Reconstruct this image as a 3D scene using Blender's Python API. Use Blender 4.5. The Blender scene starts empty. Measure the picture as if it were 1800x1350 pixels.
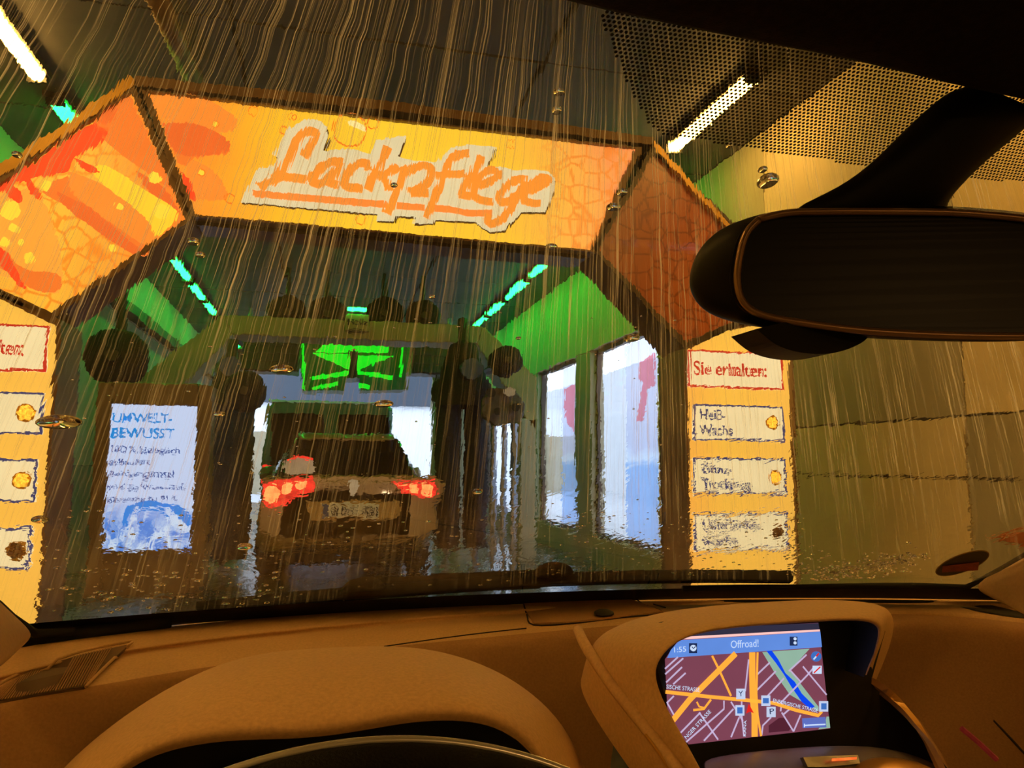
import bpy, bmesh, math, random
from mathutils import Vector, Matrix
from mathutils.bvhtree import BVHTree
from mathutils.geometry import tessellate_polygon
R = random.Random(7)
C = bpy.context.scene.collection
SC = bpy.context.scene
# ------------------------------------------------------------------ camera
EYE = Vector((0, 0, 1.2)); FPX = 1350.0
PSI, THE, ROLL = math.radians(13.66), math.radians(5.92), math.radians(0.45)
fw = Vector((math.sin(PSI)*math.cos(THE), math.cos(PSI)*math.cos(THE), math.sin(THE)))
rt0 = Vector((math.cos(PSI), -math.sin(PSI), 0)); up0 = rt0.cross(fw)
rt = rt0*math.cos(ROLL) + up0*math.sin(ROLL); up = up0*math.cos(ROLL) - rt0*math.sin(ROLL)
cam = bpy.data.cameras.new('camera'); co = bpy.data.objects.new('camera', cam); C.objects.link(co)
cam.sensor_width = 36; cam.lens = 36*FPX/1800; cam.clip_start = 0.01; cam.clip_end = 200
co.matrix_world = Matrix(((rt.x, up.x, -fw.x, EYE.x), (rt.y, up.y, -fw.y, EYE.y), (rt.z, up.z, -fw.z, EYE.z), (0, 0, 0, 1)))
SC.camera = co
# ------------------------------------------------------------------ world, exposure
w = bpy.data.worlds.new('overcast_daylight'); SC.world = w; w.use_nodes = True
bg = w.node_tree.nodes['Background']; bg.inputs[0].default_value = (0.62, 0.72, 0.88, 1); bg.inputs[1].default_value = 3.0
SC.view_settings.view_transform = 'Standard'; SC.view_settings.look = 'None'
SC.view_settings.exposure = 0.0; SC.view_settings.gamma = 1.0; SC.view_settings.use_curve_mapping = False
YEL_L = 50.0      # brightness of the amber ceiling tubes
GRN_L = 17.0       # brightness of the green ceiling tubes
SIGN = 1.0
for hx in (-0.25, 1.05):       # unseen fill spots added to brighten the rear of the car ahead
    hl_ = bpy.data.lights.new('car_fill_spot', 'SPOT'); hl_.energy = 75; hl_.color = (1.0, 0.66, 0.34); hl_.spot_size = math.radians(95); hl_.spot_blend = 1.0; hl_.shadow_soft_size = 0.07
    ho = bpy.data.objects.new('car_fill_spot', hl_); C.objects.link(ho); ho.location = (hx, 2.35, 0.66); ho.rotation_euler = (math.radians(88), 0, 0)
# ------------------------------------------------------------------ helpers
def ray(px, py):
    return (fw + rt*((px-900)/FPX) + up*((675-py)/FPX))
def P(px, py, Y=None, Z=None, X=None):
    d = ray(px, py)
    if Y is not None: t = (Y-EYE.y)/d.y
    elif Z is not None: t = (Z-EYE.z)/d.z
    else: t = (X-EYE.x)/d.x
    return EYE + d*t
def s2l(c):
    return tuple(((v/255)/12.92 if v/255 <= 0.04045 else ((v/255+0.055)/1.055)**2.4) for v in c)
def link(nt, a, b): nt.links.new(a, b)
def mat(name, col, rough=0.6, metal=0.0, emit=None, es=1.0, ns=8.0, na=0.15, bump=0.0, bs=60.0, coat=0.0, spec=0.5):
    m = bpy.data.materials.new(name); m.use_nodes = True; nt = m.node_tree
    b = nt.nodes['Principled BSDF']
    tc = nt.nodes.new('ShaderNodeTexCoord'); nz = nt.nodes.new('ShaderNodeTexNoise'); nz.inputs['Scale'].default_value = ns
    nz.inputs['Detail'].default_value = 5
    link(nt, tc.outputs['Object'], nz.inputs['Vector'])
    mx = nt.nodes.new('ShaderNodeMix'); mx.data_type = 'RGBA'
    c = emit if emit is not None else col
    mx.inputs[6].default_value = (*[max(0, v*(1-na)) for v in c], 1); mx.inputs[7].default_value = (*[v*(1+na) for v in c], 1)
    mr = nt.nodes.new('ShaderNodeMapRange'); mr.inputs[1].default_value = 0.3; mr.inputs[2].default_value = 0.7
    link(nt, nz.outputs['Fac'], mr.inputs[0]); link(nt, mr.outputs[0], mx.inputs[0])
    if emit is not None:
        b.inputs['Base Color'].default_value = (*[v*0.3 for v in col], 1)
        link(nt, mx.outputs[2], b.inputs['Emission Color']); b.inputs['Emission Strength'].default_value = es
    else:
        link(nt, mx.outputs[2], b.inputs['Base Color'])
    b.inputs['Roughness'].default_value = rough; b.inputs['Metallic'].default_value = metal
    b.inputs['Coat Weight'].default_value = coat; b.inputs['Specular IOR Level'].default_value = spec
    if bump:
        n2 = nt.nodes.new('ShaderNodeTexNoise'); n2.inputs['Scale'].default_value = bs; n2.inputs['Detail'].default_value = 3
        link(nt, tc.outputs['Object'], n2.inputs['Vector'])
        bp = nt.nodes.new('ShaderNodeBump'); bp.inputs['Strength'].default_value = bump; bp.inputs['Distance'].default_value = 0.01
        link(nt, n2.outputs['Fac'], bp.inputs['Height']); link(nt, bp.outputs[0], b.inputs['Normal'])
    return m
def emat(name, rgb, s=1.0, na=0.04, ns=6): return mat(name, s2l(rgb), emit=s2l(rgb), es=s, na=na, ns=ns, rough=0.35, spec=0.2)
class MB:
    def __init__(s): s.v = []; s.f = []
    def add(s, vs, fs):
        n = len(s.v); s.v += [Vector(v) for v in vs]; s.f += [tuple(i+n for i in f) for f in fs]; return s
    def box(s, x0, x1, y0, y1, z0, z1):
        return s.add([(x0,y0,z0),(x1,y0,z0),(x1,y1,z0),(x0,y1,z0),(x0,y0,z1),(x1,y0,z1),(x1,y1,z1),(x0,y1,z1)],
                     [(0,3,2,1),(4,5,6,7),(0,1,5,4),(1,2,6,5),(2,3,7,6),(3,0,4,7)])
    def tube(s, pts, r, n=8, cap=True):
        pts = [Vector(p) for p in pts]; rs = r if isinstance(r, (list, tuple)) else [r]*len(pts)
        vs = []; fs = []; prev = None
        for i, p in enumerate(pts):
            t = (pts[min(i+1, len(pts)-1)] - pts[max(i-1, 0)]).normalized()
            a = prev if prev is not None else (Vector((0,0,1)) if abs(t.z) < 0.9 else Vector((1,0,0)))
            a = (a - t*a.dot(t)).normalized(); prev = a; b = t.cross(a)
            for k in range(n):
                q = 2*math.pi*k/n; vs.append(p + (a*math.cos(q)+b*math.sin(q))*rs[i])
        for i in range(len(pts)-1):
            for k in range(n): fs.append((i*n+k, i*n+(k+1)%n, (i+1)*n+(k+1)%n, (i+1)*n+k))
        if cap: fs += [tuple(range(n))[::-1], tuple((len(pts)-1)*n+k for k in range(n))]
        return s.add(vs, fs)
    def grid(s, rows, closed=False):
        n = len(rows[0]); vs = [p for r in rows for p in r]; fs = []
        for i in range(len(rows)-1):
            for k in range(n if closed else n-1):
                fs.append((i*n+k, i*n+(k+1)%n, (i+1)*n+(k+1)%n, (i+1)*n+k))
        return s.add(vs, fs)
    def prism(s, poly, dv):                       # polygon of 3D points pushed along dv
        poly = [Vector(p) for p in poly]; n = len(poly); dv = Vector(dv)
        tr = tessellate_polygon([poly]); vs = poly + [p+dv for p in poly]
        fs = [tuple(t) for t in tr] + [tuple(i+n for i in t[::-1]) for t in tr]
        fs += [(k, (k+1)%n, n+(k+1)%n, n+k) for k in range(n)]
        return s.add(vs, fs)
    def ribbon(s, pts, wd, side, dv):             # flat stroke with thickness
        pts = [Vector(p) for p in pts]; L = []; Rr = []; ws = wd if isinstance(wd, (list, tuple)) else [wd]*len(pts)
        for i, p in enumerate(pts):
            t = (pts[min(i+1, len(pts)-1)] - pts[max(i-1, 0)]).normalized(); q = side.cross(t).normalized()
            L.append(p+q*ws[i]/2); Rr.append(p-q*ws[i]/2)
        dv = Vector(dv); vs = []
        for i in range(len(pts)): vs += [L[i], Rr[i], L[i]+dv, Rr[i]+dv]
        fs = []
        for i in range(len(pts)-1):
            a = 4*i; b = a+4
            fs += [(a,a+1,b+1,b), (a+2,b+2,b+3,a+3), (a,b,b+2,a+2), (a+1,a+3,b+3,b+1)]
        e = 4*(len(pts)-1); fs += [(0,2,3,1), (e,e+1,e+3,e+2)]
        return s.add(vs, fs)
    def dome(s, c, nrm, r, h, n=12, k=4, el=1.0, ax=None):
        nrm = Vector(nrm).normalized(); a = Vector(ax) if ax is not None else nrm.orthogonal()
        a = (a - nrm*a.dot(nrm)).normalized(); b = nrm.cross(a); c = Vector(c); vs = []; fs = []
        for i in range(k):
            q = (math.pi/2)*i/k
            for j in range(n):
                t = 2*math.pi*j/n; vs.append(c + (a*math.cos(t)*el+b*math.sin(t))*r*math.cos(q) + nrm*h*math.sin(q))
        vs.append(c+nrm*h)
        for i in range(k-1):
            for j in range(n): fs.append((i*n+j, i*n+(j+1)%n, (i+1)*n+(j+1)%n, (i+1)*n+j))
        for j in range(n): fs.append(((k-1)*n+j, (k-1)*n+(j+1)%n, k*n))
        fs.append(tuple(range(n))[::-1])
        return s.add(vs, fs)
    def build(s, name, m, parent=None, smooth=False, bevel=0, sub=0, solid=0, soff=-1, fix=True):
        off = world_off(parent)
        me = bpy.data.meshes.new(name); me.from_pydata([v-off for v in s.v], [], s.f); me.update()
        if fix:
            bm = bmesh.new(); bm.from_mesh(me); bmesh.ops.recalc_face_normals(bm, faces=bm.faces); bm.to_mesh(me); bm.free()
        o = bpy.data.objects.new(name, me); C.objects.link(o); o.parent = parent
        for x in (m if isinstance(m, (list, tuple)) else [m]): me.materials.append(x)
        if smooth:
            for p in me.polygons: p.use_smooth = True
        if solid:
            d = o.modifiers.new('solidify', 'SOLIDIFY'); d.thickness = solid; d.offset = soff
        if bevel:
            d = o.modifiers.new('bevel', 'BEVEL'); d.width = bevel; d.segments = 2; d.limit_method = 'ANGLE'
        if sub:
            d = o.modifiers.new('subsurf', 'SUBSURF'); d.levels = sub; d.render_levels = sub
        return o
def world_off(p):
    v = Vector((0,0,0))
    while p is not None: v += p.location; p = p.parent
    return v
def thing(name, label, cat, loc=(0,0,0), group=None):
    o = bpy.data.objects.new(name, None); C.objects.link(o); o.location = loc; o.empty_display_size = 0.1
    return tag(o, label, cat, group)
def tag(o, label, cat, group=None):
    o['label'] = label; o['category'] = cat
    if group: o['group'] = group
    return o
def struct(o, label=None):
    o['kind'] = 'structure'
    if label: o['label'] = label
    return o
def catmull(pts, k=5):
    pts = [Vector(p) for p in pts]; out = []
    for i in range(len(pts)-1):
        a, b, c, d = pts[max(i-1,0)], pts[i], pts[i+1], pts[min(i+2,len(pts)-1)]
        for j in range(k):
            t = j/k; out.append(0.5*((2*b)+(c-a)*t+(2*a-5*b+4*c-d)*t*t+(3*b-a-3*c+d)*t**3))
    out.append(pts[-1]); return out
def text(s, o3, right, upv, h, m, parent, name='lettering', width=None, depth=0.002, shear=0.0, bold=0.0, align='LEFT'):
    cu = bpy.data.curves.new(name, 'FONT'); cu.body = s; cu.size = h/0.7; cu.extrude = depth; cu.shear = shear; cu.offset = bold*h; cu.align_x = align
    cu.resolution_u = 3
    t = bpy.data.objects.new(name, cu); C.objects.link(t)
    bpy.context.view_layer.update()
    me = bpy.data.meshes.new_from_object(t.evaluated_get(bpy.context.evaluated_depsgraph_get()))
    bpy.data.objects.remove(t)
    sx = 1.0
    xs = [v.co.x for v in me.vertices]
    if width and xs and max(xs) > min(xs): sx = width/(max(xs)-min(xs))
    nrm = Vector(right).cross(Vector(upv)); off = world_off(parent); o3 = Vector(o3)
    for v in me.vertices: v.co = o3 - off + Vector(right)*v.co.x*sx + Vector(upv)*v.co.y + nrm*v.co.z
    o = bpy.data.objects.new(name, me); C.objects.link(o); o.parent = parent; me.materials.clear(); me.materials.append(m); return o
XR, ZU = Vector((1,0,0)), Vector((0,0,1))
def textpx(s, px0, py, px1, hpx, Y, m, parent, **k):        # text whose baseline starts at a point of the plane y = Y
    a = P(px0, py, Y=Y); b = P(px1, py, Y=Y); t = P(px0, py-hpx, Y=Y)
    return text(s, a, XR, ZU, abs(t.z-a.z), m, parent, width=abs(b.x-a.x), **k)

# ------------------------------------------------------------------ materials
M = {}
M['dark_steel'] = mat('dark_steel', s2l((62,50,38)), 0.45, 0.3, ns=3, na=0.25, bump=0.1)
M['brown_frame'] = mat('brown_frame', s2l((110,82,52)), 0.5, 0.1, ns=5, na=0.2)
M['gold_trim'] = mat('gold_trim', s2l((215,165,50)), 0.4, 0.2, na=0.1)
M['olive_frame'] = mat('olive_frame', s2l((150,135,80)), 0.5, 0.0, ns=3, na=0.15)
M['black'] = mat('black_plastic', s2l((14,14,15)), 0.55, ns=20)
M['bristle'] = mat('dark_bristle', s2l((34,27,24)), 0.9, ns=40, na=0.5, bump=0.8, bs=90)
M['ceiling'] = mat('ceiling_concrete', s2l((84,82,86)), 0.6, ns=2, na=0.25, bump=0.15, bs=20)
M['wall'] = mat('painted_concrete', s2l((190,175,140)), 0.7, ns=3, na=0.08, bump=0.1, bs=40)
M['wall2'] = mat('painted_concrete_pale', s2l((215,195,150)), 0.7, ns=3, na=0.08, bump=0.1, bs=40)
M['wall3'] = mat('painted_concrete_grey', s2l((160,150,122)), 0.7, ns=3, na=0.08, bump=0.1, bs=40)
M['joint'] = mat('joint_dark', s2l((50,45,38)), 0.9)
def wet_floor():
    m = mat('wet_floor', s2l((70,62,54)), 0.25, ns=6, na=0.35, bump=0.25, bs=25, spec=0.7)
    nt = m.node_tree; b = nt.nodes['Principled BSDF']; nz = nt.nodes.new('ShaderNodeTexNoise'); nz.inputs['Scale'].default_value = 1.3
    mr = nt.nodes.new('ShaderNodeMapRange'); mr.inputs[1].default_value = 0.4; mr.inputs[2].default_value = 0.6; mr.inputs[3].default_value = 0.06; mr.inputs[4].default_value = 0.3
    link(nt, nt.nodes['Texture Coordinate'].outputs['Object'], nz.inputs['Vector']); link(nt, nz.outputs['Fac'], mr.inputs[0]); link(nt, mr.outputs[0], b.inputs['Roughness'])
    return m
M['floor'] = wet_floor()
M['yellow_tube'] = mat('amber_tube_glow', (1,.6,.1), emit=(1.0,0.52,0.10), es=YEL_L, na=0.02)
M['green_tube'] = mat('green_tube_glow', (.01,1,.05), emit=(0.006,1.0,0.06), es=GRN_L, na=0.02)
M['green_paint'] = mat('green_plate', s2l((60,220,60)), 0.35, ns=3)
M['steel'] = mat('galvanised_steel', s2l((150,152,155)), 0.35, 0.7, ns=12)
M['glass_tint'] = mat('dark_window_glass', s2l((14,13,13)), 0.08, ns=4, spec=0.6)
M['carpaint'] = mat('olive_brown_car_paint', s2l((140,112,66)), 0.32, 0.2, ns=2, na=0.08, coat=0.7)
M['van'] = mat('dark_green_van_paint', s2l((70,110,82)), 0.3, 0.2, coat=0.6)
M['rubber'] = mat('rubber', s2l((16,16,16)), 0.8)
M['plate_white'] = mat('plate_white', s2l((205,200,185)), 0.4)
M['navy'] = mat('navy_ink', s2l((40,45,90)), 0.5)
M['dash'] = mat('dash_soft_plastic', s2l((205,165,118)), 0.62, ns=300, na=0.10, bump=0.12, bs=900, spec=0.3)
M['dash_low'] = mat('dash_darkened_plastic', s2l((168,128,88)), 0.66, ns=300, na=0.10, bump=0.12, bs=900, spec=0.25)  # lower face's shade painted into a darker colour; also the lid's darker brown
M['vent'] = mat('vent_brown', s2l((95,70,48)), 0.7)
M['groove'] = mat('dash_seam', s2l((40,28,20)), 0.8)
M['pillar'] = mat('pillar_trim', s2l((185,150,115)), 0.7, ns=200, na=0.06, spec=0.2)
M['headliner'] = mat('headliner_cloth', s2l((44,34,30)), 0.9, ns=200, na=0.2, bump=0.2, bs=700, spec=0.1)
M['mirror_shell'] = mat('mirror_shell', s2l((18,17,17)), 0.5, ns=50, spec=0.25)
M['mirror_rim_highlight'] = mat('mirror_rim_highlight', s2l((170,135,105)), 0.3, 0.5)  # pale colour paints the highlight along the mirror rim
M['mirror_glass'] = mat('mirror_glass', s2l((12,12,14)), 0.4, 0.0, ns=5)
M['silver'] = mat('satin_silver', s2l((150,148,150)), 0.3, 0.8, ns=100, na=0.05)
M['wiper'] = mat('wiper_black', s2l((6,6,6)), 0.9, spec=0.05)
M['rim_glint'] = mat('glint_silver', s2l((225,220,215)), 0.25, 0.6)
M['amber_strip'] = mat('satin_gold_strip', s2l((200,150,70)), 0.35, 0.5, ns=100, na=0.05)
M['leather'] = mat('black_leather', s2l((6,6,6)), 0.6, ns=200, bump=0.2, bs=800, spec=0.12)

# ================================================================== SETTING
CZ = 3.76; WL, WR = -2.5, 3.2; CX = 0.35; YB, YF = -6.0, 19.0
mb = MB(); mb.box(WL-0.2, WR+0.2, YB, YF+6, -0.15, 0.0); struct(mb.build('floor', M['floor']), 'wet dark concrete floor of the wash tunnel')
# pale steel slabs standing in for light reflected on the wet floor
flo = bpy.data.objects['floor']
for i in range(9):
    MB().box(-1.9, -1.25, 6.0+i*0.5, 6.46+i*0.5, 0.0, 0.02).build('floor_glare_slab', M['steel'], flo, bevel=0.006)
# ceiling: slabs with recessed joints
mb = MB(); mb.box(WL-0.2, WR+0.2, YB, YF, CZ+0.03, CZ+0.2); ce = struct(mb.build('ceiling', M['joint']), 'dark slab ceiling of the wash tunnel')
y = YB
while y < YF-0.1:
    for (xa, xb) in ((WL, -0.6), (-0.58, 1.28), (1.30, WR)):
        MB().box(xa, xb-0.01, y+0.012, min(y+1.488, YF), CZ-R.uniform(0, 0.008), CZ+0.03).build('ceiling_panel', M['ceiling'], ce)
    y += 1.5
# left wall
mb = MB(); mb.box(WL-0.2, WL-0.03, YB, YF, 0, CZ+0.03); wl = struct(mb.build('wall_left', M['joint']), 'left tunnel wall of concrete panels')
zr = [0, 1.15, 2.30, 3.0, CZ]
y = YB; k = 0
while y < YF-0.1:
    for i in range(4):
        MB().box(WL-0.03, WL, y+0.008, y+1.992, zr[i]+0.006, zr[i+1]-0.006).build('wall_panel', M['wall' if i in (1, 3) else 'wall3'], wl)
    y += 2.0
# right wall with three tall window openings
WIN = [(7.05, 9.0), (9.6, 11.5), (11.85, 15.5)]
WZ0, WZ1 = 0.34, 2.62
wr = struct(MB().box(WR+0.17, WR+0.2, YB, 7.0, 0, CZ+0.03).build('wall_right', M['joint']), 'right tunnel wall of concrete panels beside the wash arch')
def wallbox(y0, y1, z0, z1, key):
    MB().box(WR, WR+0.17, y0+0.006, y1-0.006, z0+0.006, z1-0.006).build('wall_panel', M[key], wr)
rows = [0, 1.15, 1.47, 2.10, 2.95, CZ]
cols = [-6, -4, -2, 0, 1.75, 3.29, 5.05, 7.05]
for a in range(len(cols)-1):
    for b in range(5):
        wallbox(cols[a], cols[a+1], rows[b], rows[b+1], ['wall', 'wall2', 'wall3'][(a*2+b*3+(b//2)) % 3] if a != 4 else ['wall3','wall3','wall2','wall2','wall2'][b])
wallbox(7.05, YF, WZ1, CZ, 'wall2'); wallbox(7.05, YF, 0, WZ0, 'wall3')
wallbox(9.0, 9.6, WZ0, WZ1, 'wall3'); wallbox(11.5, 11.85, WZ0, WZ1, 'wall3'); wallbox(15.5, YF, WZ0, WZ1, 'wall3')
def pane_mat():
    m = bpy.data.materials.new('window_glass'); m.use_nodes = True; nt = m.node_tree; nt.nodes.clear()
    o = nt.nodes.new('ShaderNodeOutputMaterial'); t = nt.nodes.new('ShaderNodeBsdfTransparent'); g = nt.nodes.new('ShaderNodeBsdfGlossy'); g.inputs['Roughness'].default_value = 0.05
    mx = nt.nodes.new('ShaderNodeMixShader'); fr = nt.nodes.new('ShaderNodeFresnel'); fr.inputs[0].default_value = 1.3
    link(nt, fr.outputs[0], mx.inputs[0]); link(nt, t.outputs[0], mx.inputs[1]); link(nt, g.outputs[0], mx.inputs[2]); link(nt, mx.outputs[0], o.inputs[0]); return m
M['pane'] = pane_mat()
def poster_mat():
    m = bpy.data.materials.new('backlit_poster'); m.use_nodes = True; nt = m.node_tree; nt.nodes.clear()
    o = nt.nodes.new('ShaderNodeOutputMaterial'); tr = nt.nodes.new('ShaderNodeBsdfTranslucent'); tp = nt.nodes.new('ShaderNodeBsdfTransparent')
    mx = nt.nodes.new('ShaderNodeMixShader'); mx.inputs[0].default_value = 0.55
    tc = nt.nodes.new('ShaderNodeTexCoord'); sp = nt.nodes.new('ShaderNodeSeparateXYZ'); link(nt, tc.outputs['Generated'], sp.inputs[0])
    nz = nt.nodes.new('ShaderNodeTexNoise'); nz.inputs['Scale'].default_value = 3; link(nt, tc.outputs['Object'], nz.inputs['Vector'])
    ad = nt.nodes.new('ShaderNodeMath'); ad.operation = 'MULTIPLY_ADD'; ad.inputs[1].default_value = 0.12; link(nt, nz.outputs['Fac'], ad.inputs[0]); link(nt, sp.outputs[2], ad.inputs[2])
    cr = nt.nodes.new('ShaderNodeValToRGB'); e = cr.color_ramp.elements; e[0].position = 0.0; e[0].color = (*s2l((175,200,238)),1)
    e[1].position = 0.42; e[1].color = (*s2l((160,195,238)),1)
    for p, c in ((0.46,(225,236,248)),(0.52,(208,212,232)),(0.9,(222,222,236))):
        q = cr.color_ramp.elements.new(p); q.color = (*s2l(c),1)
    link(nt, ad.outputs[0], cr.inputs[0]); link(nt, cr.outputs[0], tr.inputs[0]); link(nt, cr.outputs[0], tp.inputs[0])
    link(nt, tr.outputs[0], mx.inputs[1]); link(nt, tp.outputs[0], mx.inputs[2]); link(nt, mx.outputs[0], o.inputs[0]); return m
M['poster'] = poster_mat()
M['red_print'] = mat('red_print', s2l((250,120,125)), emit=s2l((215,95,100)), es=0.0)
def red_mat():
    m = bpy.data.materials.new('red_translucent'); m.use_nodes = True; nt = m.node_tree; nt.nodes.clear()
    o = nt.nodes.new('ShaderNodeOutputMaterial'); tr = nt.nodes.new('ShaderNodeBsdfTranslucent'); tp = nt.nodes.new('ShaderNodeBsdfTransparent'); mx = nt.nodes.new('ShaderNodeMixShader'); mx.inputs[0].default_value = 0.6
    nz = nt.nodes.new('ShaderNodeTexNoise'); cr = nt.nodes.new('ShaderNodeValToRGB'); cr.color_ramp.elements[0].color = (1,.30,.33,1); cr.color_ramp.elements[1].color = (1,.40,.42,1)
    link(nt, nz.outputs['Fac'], cr.inputs[0]); link(nt, cr.outputs[0], tr.inputs[0]); link(nt, cr.outputs[0], tp.inputs[0])
    link(nt, tr.outputs[0], mx.inputs[1]); link(nt, tp.outputs[0], mx.inputs[2]); link(nt, mx.outputs[0], o.inputs[0]); return m
M['red_tl'] = red_mat()
for i, (y0, y1) in enumerate(WIN):
    wn = struct(MB().box(WR+0.06, WR+0.12, y0, y0+0.04, WZ0, WZ1).box(WR+0.06, WR+0.12, y1-0.04, y1, WZ0, WZ1).box(WR+0.06, WR+0.12, y0, y1, WZ0, WZ0+0.05).box(WR+0.06, WR+0.12, y0, y1, WZ1-0.05, WZ1)
                .build('window_%d' % (i+1), M['dark_steel']), ['nearest tall window in the right wall', 'middle tall window in the right wall', 'farthest window in the right wall'][i])
    MB().add([(WR+.09,y0+.04,WZ0+.05),(WR+.09,y0+.04,WZ1-.05),(WR+.09,y1-.04,WZ1-.05),(WR+.09,y1-.04,WZ0+.05)],[(0,1,2,3)]).build('pane', M['pane'], wn, fix=False)
for i, (y0, y1, n) in enumerate(((7.12, 7.95, 'nearest window'), (9.68, 10.3, 'middle window'))):
    pb = thing('window_banner', ['pale blue banner with a red seven shaped mark in the nearest window', 'narrow pale blue banner with a red patch in the middle window'][i], 'banner', (WR+0.03, y0, 0.4), 'banners hung in the right windows')
    MB().add([(WR+.03,y0,.42),(WR+.03,y0,2.52),(WR+.03,y1,2.52),(WR+.03,y1,.42)],[(0,1,2,3)]).build('banner_sheet', M['poster'], pb, fix=False)
    if i == 0:
        poly = [(7.18,1.75),(7.30,1.75),(7.42,2.0),(7.62,2.15),(7.62,2.3),(7.2,2.3),(7.2,2.2),(7.36,2.18)]
        poly = [(7.55,2.28),(7.16,2.34),(7.16,2.0),(7.26,2.0),(7.34,1.98),(7.44,1.66),(7.62,1.66),(7.52,1.92),(7.46,2.06),(7.55,2.1)]
    else: poly = [(9.72,2.28),(10.16,2.24),(10.16,1.85),(10.02,1.72),(9.86,1.70),(9.86,1.62),(9.72,1.64)]
    MB().add([(WR+0.026, a, b) for a, b in poly], [tuple(t) for t in tessellate_polygon([[Vector((0,a,b)) for a, b in poly]])]).build('red_mark', M['red_tl'], pb, fix=False)
# end wall with exit opening
EX0, EX1, EZ = -1.75, 2.55, 3.42
we = struct(MB().box(WL, EX0, YF-0.2, YF, 0, CZ).box(EX1, WR, YF-0.2, YF, 0, CZ).box(EX0, EX1, YF-0.2, YF, EZ, CZ).build('wall_front', M['wall3']), 'far end wall around the bright exit opening')
struct(MB().box(WL-0.2, WR+0.2, YB-0.2, YB, 0, CZ+0.2).build('wall_back', M['wall3']), 'unseen end wall added behind the car to keep daylight out')  # unseen wall closed here to keep daylight off the cabin
struct(MB().box(-30, 40, YF+6, YF+40, -0.15, 0).box(WR+0.2, 40, YB, YF+6, -0.15, 0).build('ground_outside', mat('pale_paving', s2l((190,195,200)), 0.8, ns=2)), 'pale paved ground outside the wash')['kind'] = 'structure'
# low concrete wall/building outside the windows, grey white facade
fac = thing('facade', 'pale grey white building facade outside the right windows', 'building', (12, 12, 0))
MB().box(12, 13, 0, 60, 0, 5.2).build('facade_wall', mat('pale_render', s2l((225,228,232)), 0.8, ns=1, na=0.05), fac)
for k in range(0): MB().box(11.97, 12.02, 14+k*4, 16+k*4, 1.2, 3.0).build('facade_window', M['glass_tint'], fac)

fb = thing('far_building', 'blue grey and white building front seen through the tunnel exit', 'building', (0, 32, 0))
MB().box(-9, 7.4, 32, 36, 0, 3.55).build('white_wall', mat('white_render', s2l((240,242,244)), 0.8, ns=1, na=0.03), fb)
MB().box(-9.1, 7.5, 31.8, 36, 3.55, 9.5).build('blue_grey_fascia', mat('blue_grey_cladding', s2l((62,74,87)), 0.6, ns=1, na=0.05), fb)
for k in range(5): MB().box(-7+4*k, -5.2+4*k, 31.9, 32, 0, 2.4).build('roller_door', M['wall3'], fb)
# roof services above the arch
bt = thing('roof_duct', 'brown diagonal pipe under the ceiling above the sign', 'pipe', P(330,140,Z=3.6))
MB().tube([P(265,-30,Z=3.62), P(345,150,Z=3.62)], 0.06, 10).build('pipe', M['brown_frame'], bt, smooth=True)
MB().tube([P(265,-30,Z=3.62)+Vector((0,0,.0)), P(265,-30,Z=3.62)+Vector((0,0,.14))], 0.08, 10).build('bracket', M['dark_steel'], bt)
bb = thing('steel_beam', 'dark steel crossbeam behind the left arch shoulder', 'beam', (WL, 6.2, 3.2))
MB().box(WL, -1.0, 6.2, 6.3, 3.26, 3.34).box(WL, -1.0, 6.2, 6.3, 3.14, 3.16).box(WL, -1.0, 6.24, 6.26, 3.14, 3.34).build('girder', M['brown_frame'], bb)
MB().box(WL, WL+.05, 6.15, 6.35, 3.0, 3.5).build('end_plate', M['dark_steel'], bb)
# left wall ledge and green-lit boards
lb = thing('wall_duct', 'long dark cable duct along the left wall under the lights', 'duct', (WL, 7, 3.0))
MB().box(WL, WL+0.14, 7.0, 18.8, 3.02, 3.14).build('duct_channel', M['dark_steel'], lb)
for k in range(6): MB().box(WL, WL+0.16, 7.5+2*k-.3, 7.56+2*k-.3, 3.0, 3.16).build('duct_strap', M['steel'], lb)

mp_ = thing('marker_plate', 'orange brown pointed plate at the right edge of the view', 'plate', P(1780,945,Y=2.95))
MB().prism([P(a,b,Y=2.95) for a, b in ((1738,944),(1800,930),(1850,932),(1850,962),(1798,958))], (0,0.03,0)).build('plate_face', mat('orange_brown_plate', s2l((175,90,40)), 0.5), mp_, bevel=0.004)
MB().tube([P(1830,945,Y=2.99), Vector((P(1830,945,Y=2.99).x,2.99,0))], 0.02, 8).build('post', M['dark_steel'], mp_)
# ------------------------------------------------------------------ ceiling tubes
def tube_light(x, y0, y1, key, label, grp):
    t = thing('ceiling_tube_light', label, 'light', (x, (y0+y1)/2, CZ), grp)
    MB().box(x-0.07, x+0.07, y0-0.04, y1+0.04, CZ-0.05, CZ-0.008).build('housing', M['dark_steel'], t)
    n = 5
    rowsT = []
    for yy in (y0, y1):
        rowsT.append([(x+0.052*math.cos(math.pi+math.pi*k/n), yy, CZ-0.05+0.045*math.sin(math.pi+math.pi*k/n)) for k in range(n+1)])
    mbt = MB().grid(rowsT); mbt.f.append(tuple(range(n+1))); mbt.f.append(tuple(range(n+1, 2*n+2)))
    mbt.build('glowing_tube', M['yellow_tube' if key == 'y' else 'green_tube'], t)
    for yy in (y0-0.03, y1): MB().box(x-0.06, x+0.06, yy, yy+0.03, CZ-0.1, CZ-0.05).build('end_cap', M['black'], t)
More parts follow.
